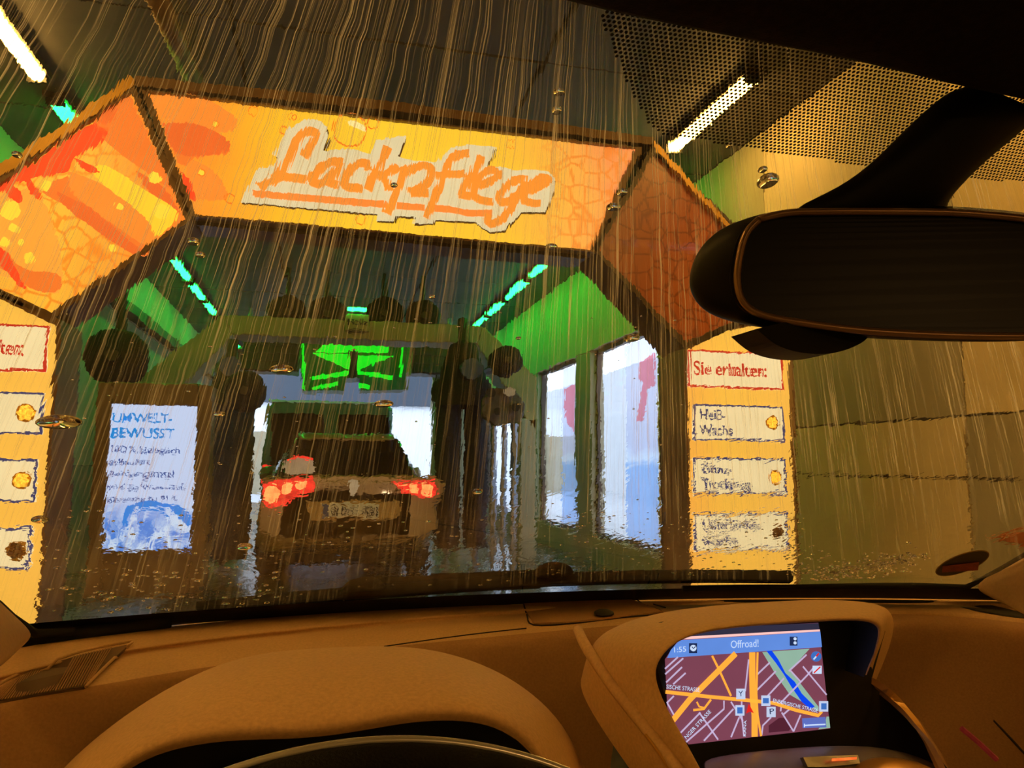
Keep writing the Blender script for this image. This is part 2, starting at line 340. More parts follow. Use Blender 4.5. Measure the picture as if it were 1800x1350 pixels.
for side, x in (('left', -1.9), ('right', 2.62)):
    for (a, b) in ((-3.6,-2.4), (-1.8,-0.6), (0.0,1.2), (1.8,3.0), (4.25, 5.4)):
        tube_light(x, a, b, 'y', ('amber ceiling tube on the %s just beyond the arch top' % side) if a > 4 else 'amber ceiling tube on the %s, %s before the wash arch' % (side, {1.8:'first',0.0:'second',-1.8:'third',-3.6:'fourth'}[a]), 'amber tube lights')
    for j, (a, b) in enumerate(((5.75, 6.9), (7.3,8.4), (8.85, 9.7), (9.95, 11.1), (11.35, 12.4), (12.6, 13.6), (14.2, 15.4), (16.4,17.6))):
        tube_light(x, a, b, 'g', 'green ceiling tube, number %s from the arch in the %s row' % (['one','two','three','four','five','six','seven','eight','nine'][j], side), 'green tube lights')

# ================================================================== WASH ARCH with lit signs
AY = 3.9
def mir(p): return Vector((2*CX2-p.x, p.y, p.z))
CX2 = (P(105,700,Y=AY).x + P(1203,700,Y=AY).x)/2
def sign_mat(name, base, hot, line, masksign, cell=11.0):
    """backlit print: glow gradient plus honeycomb towards one end (object-space)"""
    m = bpy.data.materials.new(name); m.use_nodes = True; nt = m.node_tree; b = nt.nodes['Principled BSDF']
    tc = nt.nodes.new('ShaderNodeTexCoord'); sp = nt.nodes.new('ShaderNodeSeparateXYZ'); link(nt, tc.outputs['Generated'], sp.inputs[0])
    cr = nt.nodes.new('ShaderNodeValToRGB'); els = cr.color_ramp.elements
    els[0].position = base[0][0]; els[0].color = (*s2l(base[0][1]), 1); els[1].position = base[-1][0]; els[1].color = (*s2l(base[-1][1]), 1)
    for p, c in base[1:-1]:
        q = els.new(p); q.color = (*s2l(c), 1)
    nz = nt.nodes.new('ShaderNodeTexNoise'); nz.inputs['Scale'].default_value = 3; link(nt, tc.outputs['Generated'], nz.inputs['Vector'])
    ad = nt.nodes.new('ShaderNodeMath'); ad.operation = 'MULTIPLY_ADD'; ad.inputs[1].default_value = 0.1; link(nt, nz.outputs['Fac'], ad.inputs[0]); link(nt, sp.outputs[0], ad.inputs[2])
    link(nt, ad.outputs[0], cr.inputs[0])
    vo = nt.nodes.new('ShaderNodeTexVoronoi'); vo.feature = 'DISTANCE_TO_EDGE'; vo.inputs['Scale'].default_value = cell; vo.inputs['Randomness'].default_value = 0.8
    link(nt, tc.outputs['Object'], vo.inputs['Vector'])
    lt = nt.nodes.new('ShaderNodeMapRange'); lt.inputs[1].default_value = 0.02; lt.inputs[2].default_value = 0.09; lt.inputs[3].default_value = 0.75; lt.inputs[4].default_value = 0.0
    link(nt, vo.outputs['Distance'], lt.inputs[0])
    mk = nt.nodes.new('ShaderNodeMapRange'); mk.inputs[1].default_value = masksign[1]; mk.inputs[2].default_value = masksign[2]
    link(nt, sp.outputs[masksign[0]], mk.inputs[0])
    mu = nt.nodes.new('ShaderNodeMath'); mu.operation = 'MULTIPLY'; link(nt, lt.outputs[0], mu.inputs[0]); link(nt, mk.outputs[0], mu.inputs[1])
    mx = nt.nodes.new('ShaderNodeMix'); mx.data_type = 'RGBA'; link(nt, mu.outputs[0], mx.inputs[0]); link(nt, cr.outputs[0], mx.inputs[6]); mx.inputs[7].default_value = (*s2l(line), 1)
    b.inputs['Base Color'].default_value = (.2,.12,.03,1); b.inputs['Roughness'].default_value = 0.3
    if hot > 0:
        link(nt, mx.outputs[2], b.inputs['Emission Color']); b.inputs['Emission Strength'].default_value = hot
    else: link(nt, mx.outputs[2], b.inputs['Base Color'])
    return m
arch = thing('wash_arch', 'eight-sided wash arch with lit yellow and orange sign boxes facing the car', 'arch', (CX2, AY, 0))
def q4(pts): return [P(a, b, Y=AY) for a, b in pts]
ban = q4([(262,163),(1117,262),(1037,440),(345,378)])
ldi = q4([(232,165),(325,385),(92,547),(-60,470),(-150,410),(-40,350)])
ldi = q4([(232,163),(326,386),(93,548),(0,507),(-95,462),(-105,395)])
lco = [P(102,574,Y=AY), P(0,532,Y=AY), P(-75,505,Y=AY)]
xl0 = P(85,800,Y=AY).x; 
lcol = [Vector((lco[0].x,AY,lco[0].z)), Vector((lco[0].x,AY,0.1)), Vector((lco[0].x-0.62,AY,0.1)), Vector((lco[0].x-0.62,AY,lco[0].z+0.22)), Vector((lco[0].x-0.35,AY,lco[0].z+0.17))]
rcx0, rcx1 = P(1209,800,Y=AY).x, P(1393,800,Y=AY).x
rcz = P(1209,613,Y=AY).z
rcol = [Vector((rcx0,AY,rcz)), Vector((rcx0,AY,0.1)), Vector((rcx1,AY,0.1)), Vector((rcx1,AY,rcz+0.2)), Vector((rcx0+0.26,AY,rcz+0.12))]
rdi = q4([(1150,268),(1050,440),(1205,602)]) 
rdi = [rdi[0], rdi[1], rdi[2], Vector((rcx0+0.3,AY,rcz+0.17)), Vector((rcx1+0.02,AY,rcz+0.26)), P(1400,505,Y=AY)]
TH = 0.30
def lightbox(name, poly, m, mframe, label=None, lip=0.035):
    o = MB().prism([p+Vector((0,0.012,0)) for p in poly], (0,0.05,0)).build(name, m, arch)
    c = sum(poly, Vector())/len(poly)
    outer = [p + (p-c).normalized()*lip for p in poly]; n = len(poly)
    f = MB()
    for i in range(n):                                       # mitred frame bars around the box
        j = (i+1) % n
        a, b2, c2, d = poly[i], poly[j], outer[j], outer[i]
        v = [a, b2, c2, d]; f.add([p+Vector((0,-0.015,0)) for p in v]+[p+Vector((0,TH,0)) for p in v], [(0,1,2,3),(4,7,6,5),(0,4,5,1),(1,5,6,2),(2,6,7,3),(3,7,4,0)])
    f.build('frame', mframe, o)
    if label: o['label'] = label
    return o
sb = sign_mat('lit_banner_print', [(0,(240,130,45)),(0.16,(255,150,40)),(0.3,(255,188,40)),(0.5,(255,206,50)),(0.75,(255,196,50)),(0.93,(250,165,70)),(1.0,(245,140,75))], 1.0*SIGN, (238,120,35), (0,0.76,0.86))
sl = sign_mat('lit_petal_print', [(0,(255,160,50)),(0.5,(255,185,55)),(1.0,(250,120,40))], 1.0*SIGN, (245,120,25), (0,0.0,0.01))
sr = sign_mat('unlit_petal_print', [(0,(150,80,45)),(0.6,(190,95,50)),(1.0,(120,55,35))], 0, (120,48,25), (0,0.0,0.01))
sc_ = sign_mat('lit_column_print', [(0,(255,175,70)),(0.4,(255,192,70)),(1.0,(255,190,75))], 0.98*SIGN, (250,170,60), (2,1.5,2.0))
bx = lightbox('banner_light_box', ban, sb, M['brown_frame'], 'yellow lit banner reading Lackpflege')
dx = lightbox('shoulder_light_box', ldi, sl, M['brown_frame'], 'lit shoulder with red petals and honeycomb')
rx = lightbox('shoulder_panel', rdi, sr, M['dark_steel'], 'unlit reddish brown shoulder panel')
cl = lightbox('column_light_box', lcol, sc_, M['brown_frame'], 'left lit yellow column')
cr_ = lightbox('column_light_box', rcol, sc_, M['brown_frame'], 'right lit yellow column with programme list')
# backing/structure of the arch behind the boxes
f = MB()
f.prism([p+Vector((0,0.06,0)) for p in [ban[0]+Vector((-.02,0,.1)), ban[1]+Vector((.02,0,.1)), ban[2]+Vector((0,0,-.03)), ban[3]+Vector((0,0,-.03))]], (0,0.2,0))
f.build('banner_back', M['dark_steel'], arch)
MB().prism([p+Vector((0,0.07,0)) for p in ldi], (0,0.2,0)).build('shoulder_back', M['dark_steel'], arch)
MB().prism([p+Vector((0,0.07,0)) for p in rdi], (0,0.2,0)).build('shoulder_back', M['dark_steel'], arch)
for cc in (lcol, rcol): MB().prism([p+Vector((0,0.07,0)) for p in cc], (0,0.3,0)).build('column_back', M['dark_steel'], arch)
# gold outer rim
g = [P(-140,400,Y=AY), P(0,302,Y=AY), P(120,228,Y=AY), P(236,142,Y=AY)]
MB().ribbon([p+Vector((0,-.02,0)) for p in g], 0.045, Vector((0,1,0)), (0,0.3,0)).build('rim', M['gold_trim'], arch)
g = [P(238,145,Y=AY), P(700,190,Y=AY), P(1145,250,Y=AY)]
MB().ribbon([p+Vector((0,-.02,0)) for p in g], 0.05, Vector((0,1,0)), (0,0.3,0)).build('rim', M['brown_frame'], arch)
g = [P(1145,252,Y=AY), P(1270,390,Y=AY), P(1410,520,Y=AY)]
MB().ribbon([p+Vector((0,-.02,0)) for p in g], 0.03, Vector((0,1,0)), (0,0.3,0)).build('rim', M['gold_trim'], arch)
# --- printed petals on banner
def flat(pxs, name, m, parent, d=0.004, Y=AY+0.010, th=0.003, smooth_k=4):
    pts = [Vector((a, b, 0)) for a, b in pxs]
    if smooth_k: pts = catmull(pts+[pts[0]], smooth_k)[:-1]
    return MB().prism([P(p.x, p.y, Y=Y-d) for p in pts], (0, th, 0)).build(name, m, parent)
E_or = emat('print_orange', (250,140,48), SIGN); E_or2 = emat('print_deep_orange', (243,120,42), SIGN); E_red = emat('print_red', (248,72,30), SIGN)
E_dr = emat('print_dark_red', (236,104,40), SIGN); E_ye = emat('print_bright_yellow', (255,205,50), SIGN); E_lo = emat('print_light_orange', (255,165,58), SIGN)
flat([(264,170),(340,166),(400,195),(416,212),(400,232),(340,225),(286,205)], 'printed_petal', E_or, bx)
flat([(285,215),(345,218),(395,240),(402,262),(370,272),(310,268)], 'printed_petal', E_dr, bx, d=0.006)
flat([(300,250),(350,240),(400,255),(396,270),(350,275),(318,290)], 'printed_petal', E_or2, bx, d=0.005)
flat([(325,275),(370,295),(396,330),(395,350),(350,350),(335,345)], 'printed_petal', E_or, bx)
flat([(318,300),(335,320),(345,350),(337,352),(325,330)], 'printed_petal', E_red, bx, d=0.006)
# --- petals on left shoulder
flat([(-20,335),(60,285),(165,215),(190,225),(180,250),(130,275),(120,300),(70,310),(20,325),(-20,345)], 'printed_petal', E_red, dx)
flat([(165,213),(225,170),(240,195),(275,270),(300,330),(240,290),(200,260),(180,240)], 'printed_petal', E_or2, dx)
flat([(180,190),(205,185),(200,210),(180,215)], 'printed_petal', E_dr, dx, d=0.006)
flat([(160,300),(185,290),(250,330),(312,372),(270,415),(225,370),(190,335)], 'printed_petal', E_ye, dx)
flat([(70,335),(120,310),(160,325),(230,385),(265,430),(250,450),(200,420),(120,365)], 'printed_petal', E_or2, dx, d=0.005)
flat([(120,300),(190,330),(262,390),(268,425),(245,425),(180,380),(130,340)], 'printed_petal', E_or, dx, d=0.006)
flat([(100,335),(160,365),(230,425),(252,440),(235,446),(170,405),(115,362)], 'printed_petal', E_dr, dx, d=0.007)
flat([(240,300),(290,330),(316,375),(300,360),(262,335)], 'printed_petal', E_dr, dx, d=0.006)
flat([(-60,380),(0,338),(60,335),(85,370),(105,440),(108,505),(80,512),(30,490),(-30,470)], 'printed_petal', E_lo, dx)
flat([(-60,400),(0,430),(40,470),(100,480),(105,508),(60,508),(0,470),(-60,440)], 'printed_petal', E_or2, dx, d=0.006)
flat([(-20,420),(10,440),(32,480),(45,505),(30,500),(5,470),(-20,450)], 'printed_petal', E_red, dx, d=0.008)
flat([(8,320),(25,325),(42,350),(30,355),(12,340)], 'printed_petal', E_red, dx, d=0.008)
flat([(42,312),(52,310),(70,340),(66,350),(52,332)], 'printed_petal', E_red, dx, d=0.008)
flat([(130,276),(165,292),(172,303),(150,300)], 'printed_petal', E_red, dx, d=0.008)
E_bub = emat('print_bubble', (255,214,60), SIGN); E_rim = emat('print_bubble_rim', (240,120,30), SIGN)
def ring(px, py, r, parent, solid=False, wpx=2.0, rim=True):
    k = 20; pts = [(px+r*math.cos(2*math.pi*i/k), py+r*math.sin(2*math.pi*i/k)) for i in range(k)]
    if solid: flat(pts, 'printed_bubble', E_bub, parent, d=0.009, smooth_k=0)
    if rim:
        c = [P(a, b, Y=AY) for a, b in pts+[pts[0]]]
        MB().ribbon(c, wpx*AY/FPX, Vector((0,1,0)), (0,0.002,0)).build('printed_ring', E_rim, parent)
for a in ((20,370,18),(25,400,7),(10,425,8),(37,425,6),(52,452,10),(82,325,9),(283,370,13),(272,312,10),(210,362,7),(198,435,7)):
    ring(*a, dx, True, rim=False)
ring(615,228,29,bx,False,2.5); ring(656,216,10,bx,False,1.5); ring(445,195,9,bx,False,1.2); ring(498,228,7,bx); ring(403,348,8,bx); ring(634,385,9,bx,False,1.2); ring(378,217,6,bx,True); ring(899,253,8,bx,False,1.0); ring(513,205,6,bx,False,1.0); ring(355,303,6,bx,True)
flat([(608,211),(625,212),(640,222),(642,230),(625,224),(612,218)], 'printed_shine', emat('print_shine', (255,232,150), SIGN), bx)
# --- Lackpflege plate and letters
def cp(x, y): return (420+x/3.103, 180+y/3.103)
E_pl = emat('letter_plate', (224,208,160), SIGN); E_le = emat('letter_orange', (248,146,48), SIGN)
plate = [(15,548),(95,375),(190,345),(215,305),(190,290),(240,190),(300,130),(370,100),(440,105),(482,145),(484,200),(460,270),(560,260),(640,265),(715,290),(755,212),(905,190),(865,300),(960,322),(1080,330),(1150,260),(1240,235),(1395,250),(1350,365),(1430,355),(1500,375),(1600,372),(1680,380),(1722,420),(1715,490),(1665,600),(1545,600),(1500,640),(1440,700),(1370,707),(1320,680),(1295,655),(1070,640),(1060,662),(950,660),(960,625),(865,620),(850,650),(745,645),(755,610),(400,580)]
plo = MB().prism([P(*cp(a,b), Y=AY) for a, b in plate], (0,-0.02,0)).build('letter_plate', E_pl, bx, bevel=0.006)
MB().prism([P(*cp(a+5,b+8), Y=AY) for a, b in plate], (0,-0.006,0)).build('plate_edge_shade', M['brown_frame'], bx)  # dark shifted copy paints the shading along the plate's lower right edge
ST = {
 'L': [[(352,296),(392,240),(424,190),(405,160),(365,165),(318,205),(295,255),(268,310),(235,375),(205,415),(160,440),(108,464)], [(170,412),(260,408),(372,424)]],
 'a': [[(566,325),(520,322),(460,348),(408,405),(402,436),(440,446),(490,415),(530,372)], [(556,330),(520,395),(492,440),(545,452)]],
 'c': [[(706,372),(700,338),(655,335),(600,380),(572,436),(598,464),(672,470)]],
 'k': [[(812,244),(762,350),(704,478)], [(866,352),(790,398),(760,412)], [(786,405),(806,440),(818,482)]],
 'p': [[(888,350),(900,385),(862,480),(806,606)], [(900,400),(950,362),(1015,345),(1050,372),(1040,425),(985,470),(925,490)], [(930,494),(1030,496)]],
 'f': [[(1256,282),(1205,284),(1150,325),(1112,420),(1065,530),(1018,628)], [(1078,402),(1160,394),(1236,388)]],
 'l': [[(1322,296),(1275,385),(1215,485),(1215,505),(1262,514)]],
 'e': [[(1305,462),(1370,430),(1408,395),(1385,368),(1335,385),(1290,440),(1280,505),(1320,535),(1386,545)]],
 'g': [[(1572,424),(1520,420),(1460,458),(1420,510),(1432,545),(1485,530),(1540,470)], [(1565,430),(1510,520),(1450,620),(1390,660),(1352,645),(1362,612)]],
 'E': [[(1580,486),(1640,460),(1684,425),(1650,410),(1600,440),(1556,500),(1562,535),(1600,550),(1645,552)]],
}
for ch, strokes in ST.items():
    mbs = MB()
    for j, st in enumerate(strokes):
        pts = catmull([P(*cp(a,b), Y=AY-0.022-0.0008*j) for a, b in st], 4)
        mbs.ribbon(pts, 0.041, Vector((0,1,0)), (0,-0.012,0))
    mbs.build('letter', E_le, bx)
mbs = MB()
E_un = emat('underline_orange', (252,138,55), SIGN)
for j, st in enumerate(([(82,498),(300,515),(560,538),(802,556)], [(862,564),(1010,575)], [(1066,578),(1150,584),(1250,604),(1380,604)])):
    mbs.ribbon([P(*cp(a,b), Y=AY-0.021) for a, b in st], 0.034, Vector((0,1,0)), (0,-0.008,0))
mbs.build('underline', E_un, bx)
# --- column boxes
E_wh = emat('label_cream', (244,222,165), SIGN*0.98); I_red = mat('ink_red', s2l((205,40,25)), emit=s2l((205,45,30)), es=0.9); I_nav = mat('ink_navy', s2l((50,55,100)), emit=s2l((62,66,110)), es=0.8)
E_lamp = mat('amber_lamp_glow', (1,.5,.05), emit=(1.0,0.42,0.03), es=1.5, na=0.6, ns=90)
M['lamp_off'] = mat('lamp_off', s2l((120,80,30)), 0.4, ns=60, na=0.5)
def label_box(x0, x1, y0, y1, ink, lines, parent, lamp=None, lit=True):
    a = P(x0, y0, Y=AY); b = P(x1, y1, Y=AY); a = Vector((a.x, AY, a.z)); zt, zb = P((x0+x1)/2, y0, Y=AY).z, P((x0+x1)/2, y1, Y=AY).z
    bxo = MB().box(a.x, b.x, AY-0.002, AY+0.01, zb, zt).build('label_panel', E_wh, parent)
    t = 0.010; fr = MB()
    for q in ((a.x, b.x, zt-t, zt), (a.x, b.x, zb, zb+t), (a.x, a.x+t, zb, zt), (b.x-t, b.x, zb, zt)): fr.box(q[0], q[1], AY-0.006, AY-0.002, q[2], q[3])
    fr.build('label_border', ink, bxo)
    for (s, xa, xb, fy, h) in lines:
        z = zb + (zt-zb)*fy; hh = (zt-zb)*h; wx0 = a.x+(b.x-a.x)*xa; wx1 = a.x+(b.x-a.x)*xb
        text(s, (wx0, AY-0.004, z), XR, ZU, hh, ink, bxo, width=wx1-wx0, depth=0.001, bold=0.012)
    if lamp:
        p = P(*lamp, Y=AY); lm = MB()
        for i in range(7):
            an = i*math.pi/3; r = 0.0 if i == 6 else 0.021
            lm.dome(p+Vector((r*math.cos(an), -0.004, r*math.sin(an))), (0,-1,0), 0.014, 0.012, 8, 3)
        lm.build('indicator_lamp', E_lamp if lit else M['lamp_off'], bxo)
        MB().tube([p+Vector((0,0.0,0)), p+Vector((0,-0.003,0))], 0.040, 16).build('lamp_ring', M['gold_trim'], bxo)
label_box(1209,1376,617,682,I_red,[('Sie erhalten:',0.05,0.82,0.34,0.36)],cr_)
label_box(1218,1378,711,774,I_nav,[('Heiß-',0.06,0.34,0.56,0.30),('Wachs',0.06,0.42,0.16,0.28)],cr_,(1358,742))
label_box(1218,1382,804,868,I_nav,[('Glanz-',0.08,0.40,0.56,0.28),('Trocknung',0.08,0.62,0.16,0.28)],cr_,(1362,838))
label_box(1219,1386,900,966,I_nav,[('Unterboden-',0.08,0.70,0.56,0.28),('wäsche',0.08,0.44,0.16,0.28)],cr_,(1366,934),False)
label_box(-95,82,568,650,I_red,[('Sie erhalten:',0.05,0.76,0.34,0.34)],cl)
label_box(-100,74,687,762,I_nav,[('Heiß-',0.06,0.34,0.56,0.30),('Wachs',0.06,0.42,0.16,0.28)],cl,(46,725))
label_box(-105,62,804,882,I_nav,[('Glanz-',0.08,0.40,0.56,0.28),('Trocknung',0.08,0.62,0.16,0.28)],cl,(38,843))
label_box(-112,52,925,1002,I_nav,[('Unterboden-',0.08,0.66,0.56,0.28),('wäsche',0.08,0.44,0.16,0.28)],cl,(30,966),False)

# ================================================================== environmental sign
SY = 7.5
sg = thing('information_sign', 'blue white lit sign headed UMWELT-BEWUSST in a brown frame', 'sign', (P(262,800,Y=SY).x, SY, 0))
xa, xb = P(190,830,Y=SY).x, P(342,830,Y=SY).x; zt, zb = P(266,711,Y=SY).z, P(266,965,Y=SY).z
fx0, fx1, fz1 = P(163,830,Y=SY).x, P(368,830,Y=SY).x, P(266,672,Y=SY).z
fm = MB().box(fx0, xa, SY-0.02, SY+0.28, 0.0, fz1).box(xb, fx1, SY-0.02, SY+0.28, 0.0, fz1).box(xa, xb, SY-0.02, SY+0.28, zt, fz1).box(xa, xb, SY-0.02, SY+0.28, 0.0, zb)
fm.build('frame', M['brown_frame'], sg, bevel=0.012)
def wave_mat():
    m = bpy.data.materials.new('lit_wave_print'); m.use_nodes = True; nt = m.node_tree; b = nt.nodes['Principled BSDF']
    tc = nt.nodes.new('ShaderNodeTexCoord'); sp = nt.nodes.new('ShaderNodeSeparateXYZ'); link(nt, tc.outputs['Generated'], sp.inputs[0])
    nz = nt.nodes.new('ShaderNodeTexNoise'); nz.inputs['Scale'].default_value = 5; nz.inputs['Distortion'].default_value = 1.8; nz.inputs['Detail'].default_value = 6; link(nt, tc.outputs['Generated'], nz.inputs['Vector'])
    cr = nt.nodes.new('ShaderNodeValToRGB'); e = cr.color_ramp.elements; e[0].position = .42; e[0].color = (*s2l((60,130,225)),1); e[1].position = .62; e[1].color = (*s2l((205,225,250)),1)
    link(nt, nz.outputs['Fac'], cr.inputs[0])
    mr = nt.nodes.new('ShaderNodeMapRange'); mr.inputs[1].default_value = 0.34; mr.inputs[2].default_value = 0.18; link(nt, sp.outputs[2], mr.inputs[0])
    mx = nt.nodes.new('ShaderNodeMix'); mx.data_type = 'RGBA'; link(nt, mr.outputs[0], mx.inputs[0]); mx.inputs[6].default_value = (*s2l((196,212,246)),1); link(nt, cr.outputs[0], mx.inputs[7])
    link(nt, mx.outputs[2], b.inputs['Emission Color']); b.inputs['Emission Strength'].default_value = 1.0; b.inputs['Base Color'].default_value = (.1,.1,.1,1); return m
pn = MB().box(xa, xb, SY+0.0, SY+0.05, zb, zt).build('lit_panel', wave_mat(), sg)
I_cy = emat('ink_cyan', (30,140,225), 0.9); I_bl = emat('ink_blue', (70,95,165), 0.85)
for s, x0, x1, py, h, ink in (('UMWELT-',197,303,741,17,I_cy),('BEWUSST',195,305,768,17,I_cy),('100 % biologisch',194,312,794,11,I_bl),('abbaubare',194,265,816,11,I_bl),('Reinigungsmittel',192,303,837,11,I_bl),('und die Wasserauf-',190,327,860,11,I_bl),('bereitung zu 91 %',190,312,881,10,I_bl)):
    textpx(s, x0, py, x1, h, SY-0.006, ink, pn, depth=0.002, bold=0.02 if ink is I_cy else 0.006)
I_wv = emat('wave_blue', (50,135,230), 0.95)
c0 = (262,915)
for (r0, r1, a0, a1, wpx) in ((34,44,150,330,9),(26,30,200,350,5),(40,60,290,380,12)):
    pts = [P(c0[0]+(r0+(r1-r0)*k/14)*math.cos(math.radians(a0+(a1-a0)*k/14))*1.2, c0[1]+(r0+(r1-r0)*k/14)*0.75*math.sin(math.radians(a0+(a1-a0)*k/14)), Y=SY-0.004) for k in range(15)]
    MB().ribbon(pts, [wpx*7.3/FPX*math.sin(math.pi*(k+0.7)/15.4) for k in range(15)], Vector((0,1,0)), (0,0.002,0)).build('printed_wave', I_wv, pn)

# ================================================================== second arch (olive metal)
BY = 9.4
a2 = thing('wash_gantry', 'olive metal wash gantry over the car ahead', 'gantry', (CX, BY, 0))
def q2(pts): return [P(a, b, Y=BY) for a, b in pts]
top = q2([(392,552),(850,572),(838,604),(410,588)])
MB().prism(top, (0,0.5,0)).build('top_beam', M['olive_frame'], a2, bevel=0.015)
dl = q2([(392,552),(410,588),(300,700),(235,672)]); MB().prism(dl, (0,0.5,0)).build('shoulder', M['olive_frame'], a2, bevel=0.015)
dr = q2([(850,572),(900,622),(943,662),(943,760),(912,715),(838,604)]); MB().prism(dr, (0,0.5,0)).build('shoulder', M['olive_frame'], a2, bevel=0.015)
lx0, lx1 = P(235,672,Y=BY).x, P(300,700,Y=BY).x; MB().box(lx0, lx1, BY, BY+0.5, 0, P(235,676,Y=BY).z).build('leg', M['olive_frame'], a2, bevel=0.015)
rx0, rx1 = P(914,735,Y=BY).x, P(943,690,Y=BY).x
MB().box(rx0, rx1, BY, BY+0.5, 0, P(930,735,Y=BY).z).build('leg', M['wall3'], a2, bevel=0.015)
sx = P(627,560,Y=BY)
MB().box(sx.x-0.14, sx.x+0.14, BY-0.08, BY, P(627,583,Y=BY).z, P(627,554,Y=BY).z).build('sign_plate', M['olive_frame'], a2, bevel=0.01)
text('Holz', (sx.x-0.12, BY-0.085, P(627,573,Y=BY).z), XR, ZU, 0.075, M['black'], a2, width=0.24, bold=0.01)
MB().box(sx.x-0.12, sx.x+0.12, BY-0.11, BY-0.08, P(627,549,Y=BY).z, P(627,543,Y=BY).z).build('green_lamp', M['green_tube'], a2)
for k in range(3): MB().ribbon([P(612+4*j, 578+1.5*k*2+math.sin(j*1.3)*1.0, Y=BY-0.085) for j in range(8)], 0.008, Vector((0,1,0)), (0,0.002,0)).build('wavy_line', M['black'], a2)
# rollers above the gantry
def drum(name, label, c, axis, r, L, grp, hub=True, parts=28):
    t = thing(name, label, 'brush', c, grp); c = Vector(c); ax = Vector(axis).normalized(); a = ax.orthogonal().normalized(); b = ax.cross(a)
    rows_ = []
    for i in range(9):
        s = i/8; row = []
        for k in range(parts):
            q = 2*math.pi*k/parts; rr = r*(1+0.05*math.sin(k*5.3+i*2.1)+0.03*R.uniform(-1,1)) * (0.86 if i in (0,8) else 1)
            row.append(c + ax*L*(s-0.5) + (a*math.cos(q)+b*math.sin(q))*rr)
        rows_.append(row)
    m_ = MB().grid(rows_, closed=True); n0 = len(rows_[0]); m_.f.append(tuple(range(n0))); m_.f.append(tuple(8*n0+k for k in range(n0)))
    m_.build('bristle_roll', M['bristle'], t, smooth=True)
    fz = MB()
    for k in range(240):
        q = R.uniform(0, 6.283); s = R.uniform(-0.48, 0.48); d = a*math.cos(q)+b*math.sin(q); p = c+ax*L*s+d*r*0.95; e = c+ax*(L*s+R.uniform(-.03,.03))+d*r*R.uniform(1.0,1.07); sd = ax*0.008
        fz.add([p-sd, p+sd, e], [(0,1,2)])
    bo = fz.build('bristle_tips', M['bristle'], t, fix=False); bo['kind'] = 'stuff'
    if hub: MB().tube([c-ax*(L/2+0.05), c+ax*(L/2+0.05)], r*0.22, 12).build('hub', M['dark_steel'], t)
    return t
for i, (px, py, r) in enumerate(((505,553,0.235),(575,556,0.235),(675,556,0.235),(743,560,0.225))):
    c = P(px, py, Y=BY+0.95); dd = drum('overhead_roller', ['leftmost dark overhead roller on top of the gantry','dark overhead roller beside the leftmost one','dark overhead roller right of the small gantry sign','rightmost dark overhead roller on the gantry'][i], c, (0,1,0), r, 0.42, 'rollers on top of the gantry'); MB().tube([c, Vector((c.x, c.y, CZ))], 0.03, 8).build('hanger_rod', M['black'], dd)
c = P(207,628,Y=8.15); dd = drum('side_roller', 'round dark brush wheel high on the left behind the lit sign', c, (0.0,1,0), 0.27, 0.34, 'side rollers')
MB().tube([c+Vector((0,0.1,0)), c+Vector((-0.05,0.2,1.45))], 0.05, 8).build('support_arm', M['dark_steel'], dd)
c = P(432,688,Y=8.3); dd = drum('side_roller', 'small round dark brush wheel at the left inside the gantry', c, (0.0,1,0), 0.2, 0.3, 'side rollers')
MB().tube([c+Vector((0,0.1,0)), c+Vector((0.0,0.55,0.0))], 0.04, 8).build('support_arm', M['dark_steel'], dd)
c = P(888,635,Y=8.3); dd = drum('side_roller', 'round dark brush wheel at the right shoulder of the gantry', c, (0,1,0), 0.17, 0.26, 'side rollers')
MB().tube([c+Vector((0,0.1,0)), c+Vector((0.0,1.15,0))], 0.04, 8).build('support_arm', M['dark_steel'], dd)

# vertical side brushes
def vbrush(label, px0, px1, pyt, Y, zb, split):
    cxp = (px0+px1)/2; c = P(cxp, pyt, Y=Y); wd = abs(P(px1,700,Y=Y).x-P(px0,700,Y=Y).x); x0 = c.x
    t = thing('side_wash_brush', label, 'brush', (x0, Y, 0), 'upright side brushes')
    zt = c.z; zm = P(cxp, 715, Y=Y).z
    prof = [(0.10,zt),(0.22,zt-0.05),(0.30,zt-0.25),(0.42,zt-0.45),(0.50,zm+0.2),(0.46,zm)]
    rows_ = [[(x0+wd*r*math.cos(2*math.pi*k/24)*(1+0.05*math.sin(k*7)), Y+wd*r*math.sin(2*math.pi*k/24), z) for k in range(24)] for r, z in prof]
    m_ = MB().grid(rows_, closed=True); m_.f.append(tuple(range(24))); m_.build('brush_hood', M['bristle'], t, smooth=True)
    for sgn in ((-1, 1) if split else (0,)):
        rr = wd*(0.19 if split else 0.40); cx_ = x0+sgn*wd*0.23
        rows_ = []
        for i in range(12):
            z = zb+(zm+0.1-zb)*i/11; rows_.append([(cx_+rr*(1+.08*math.sin(k*3.1+i*1.7)+.04*R.uniform(-1,1))*math.cos(2*math.pi*k/22), Y+rr*math.sin(2*math.pi*k/22), z) for k in range(22)])
        m_ = MB().grid(rows_, closed=True); m_.f.append(tuple(range(22))); m_.build('bristle_curtain', mat('navy_bristle', s2l((40,38,46)), 0.9, ns=40, na=0.4, bump=0.8, bs=60), t, smooth=True)
        MB().tube([(cx_,Y,0.0),(cx_,Y,zb+0.2)], 0.04, 8).box(cx_-.09, cx_+.09, Y-.09, Y+.09, 0, 0.03).build('spindle', M['steel'], t)
    MB().tube([(x0+wd*.05, Y-wd*0.42, zm+0.42),(x0+wd*.05, Y-wd*0.5, zm+0.42)], wd*0.17, 16).build('drive_cover', mat('blue_cover', s2l((70,75,110)), 0.5), t)
    MB().tube([(x0,Y,zt-0.05),(x0,Y+0.1,zt+0.28)], 0.07, 10).build('hanger', M['dark_steel'], t)
    return t
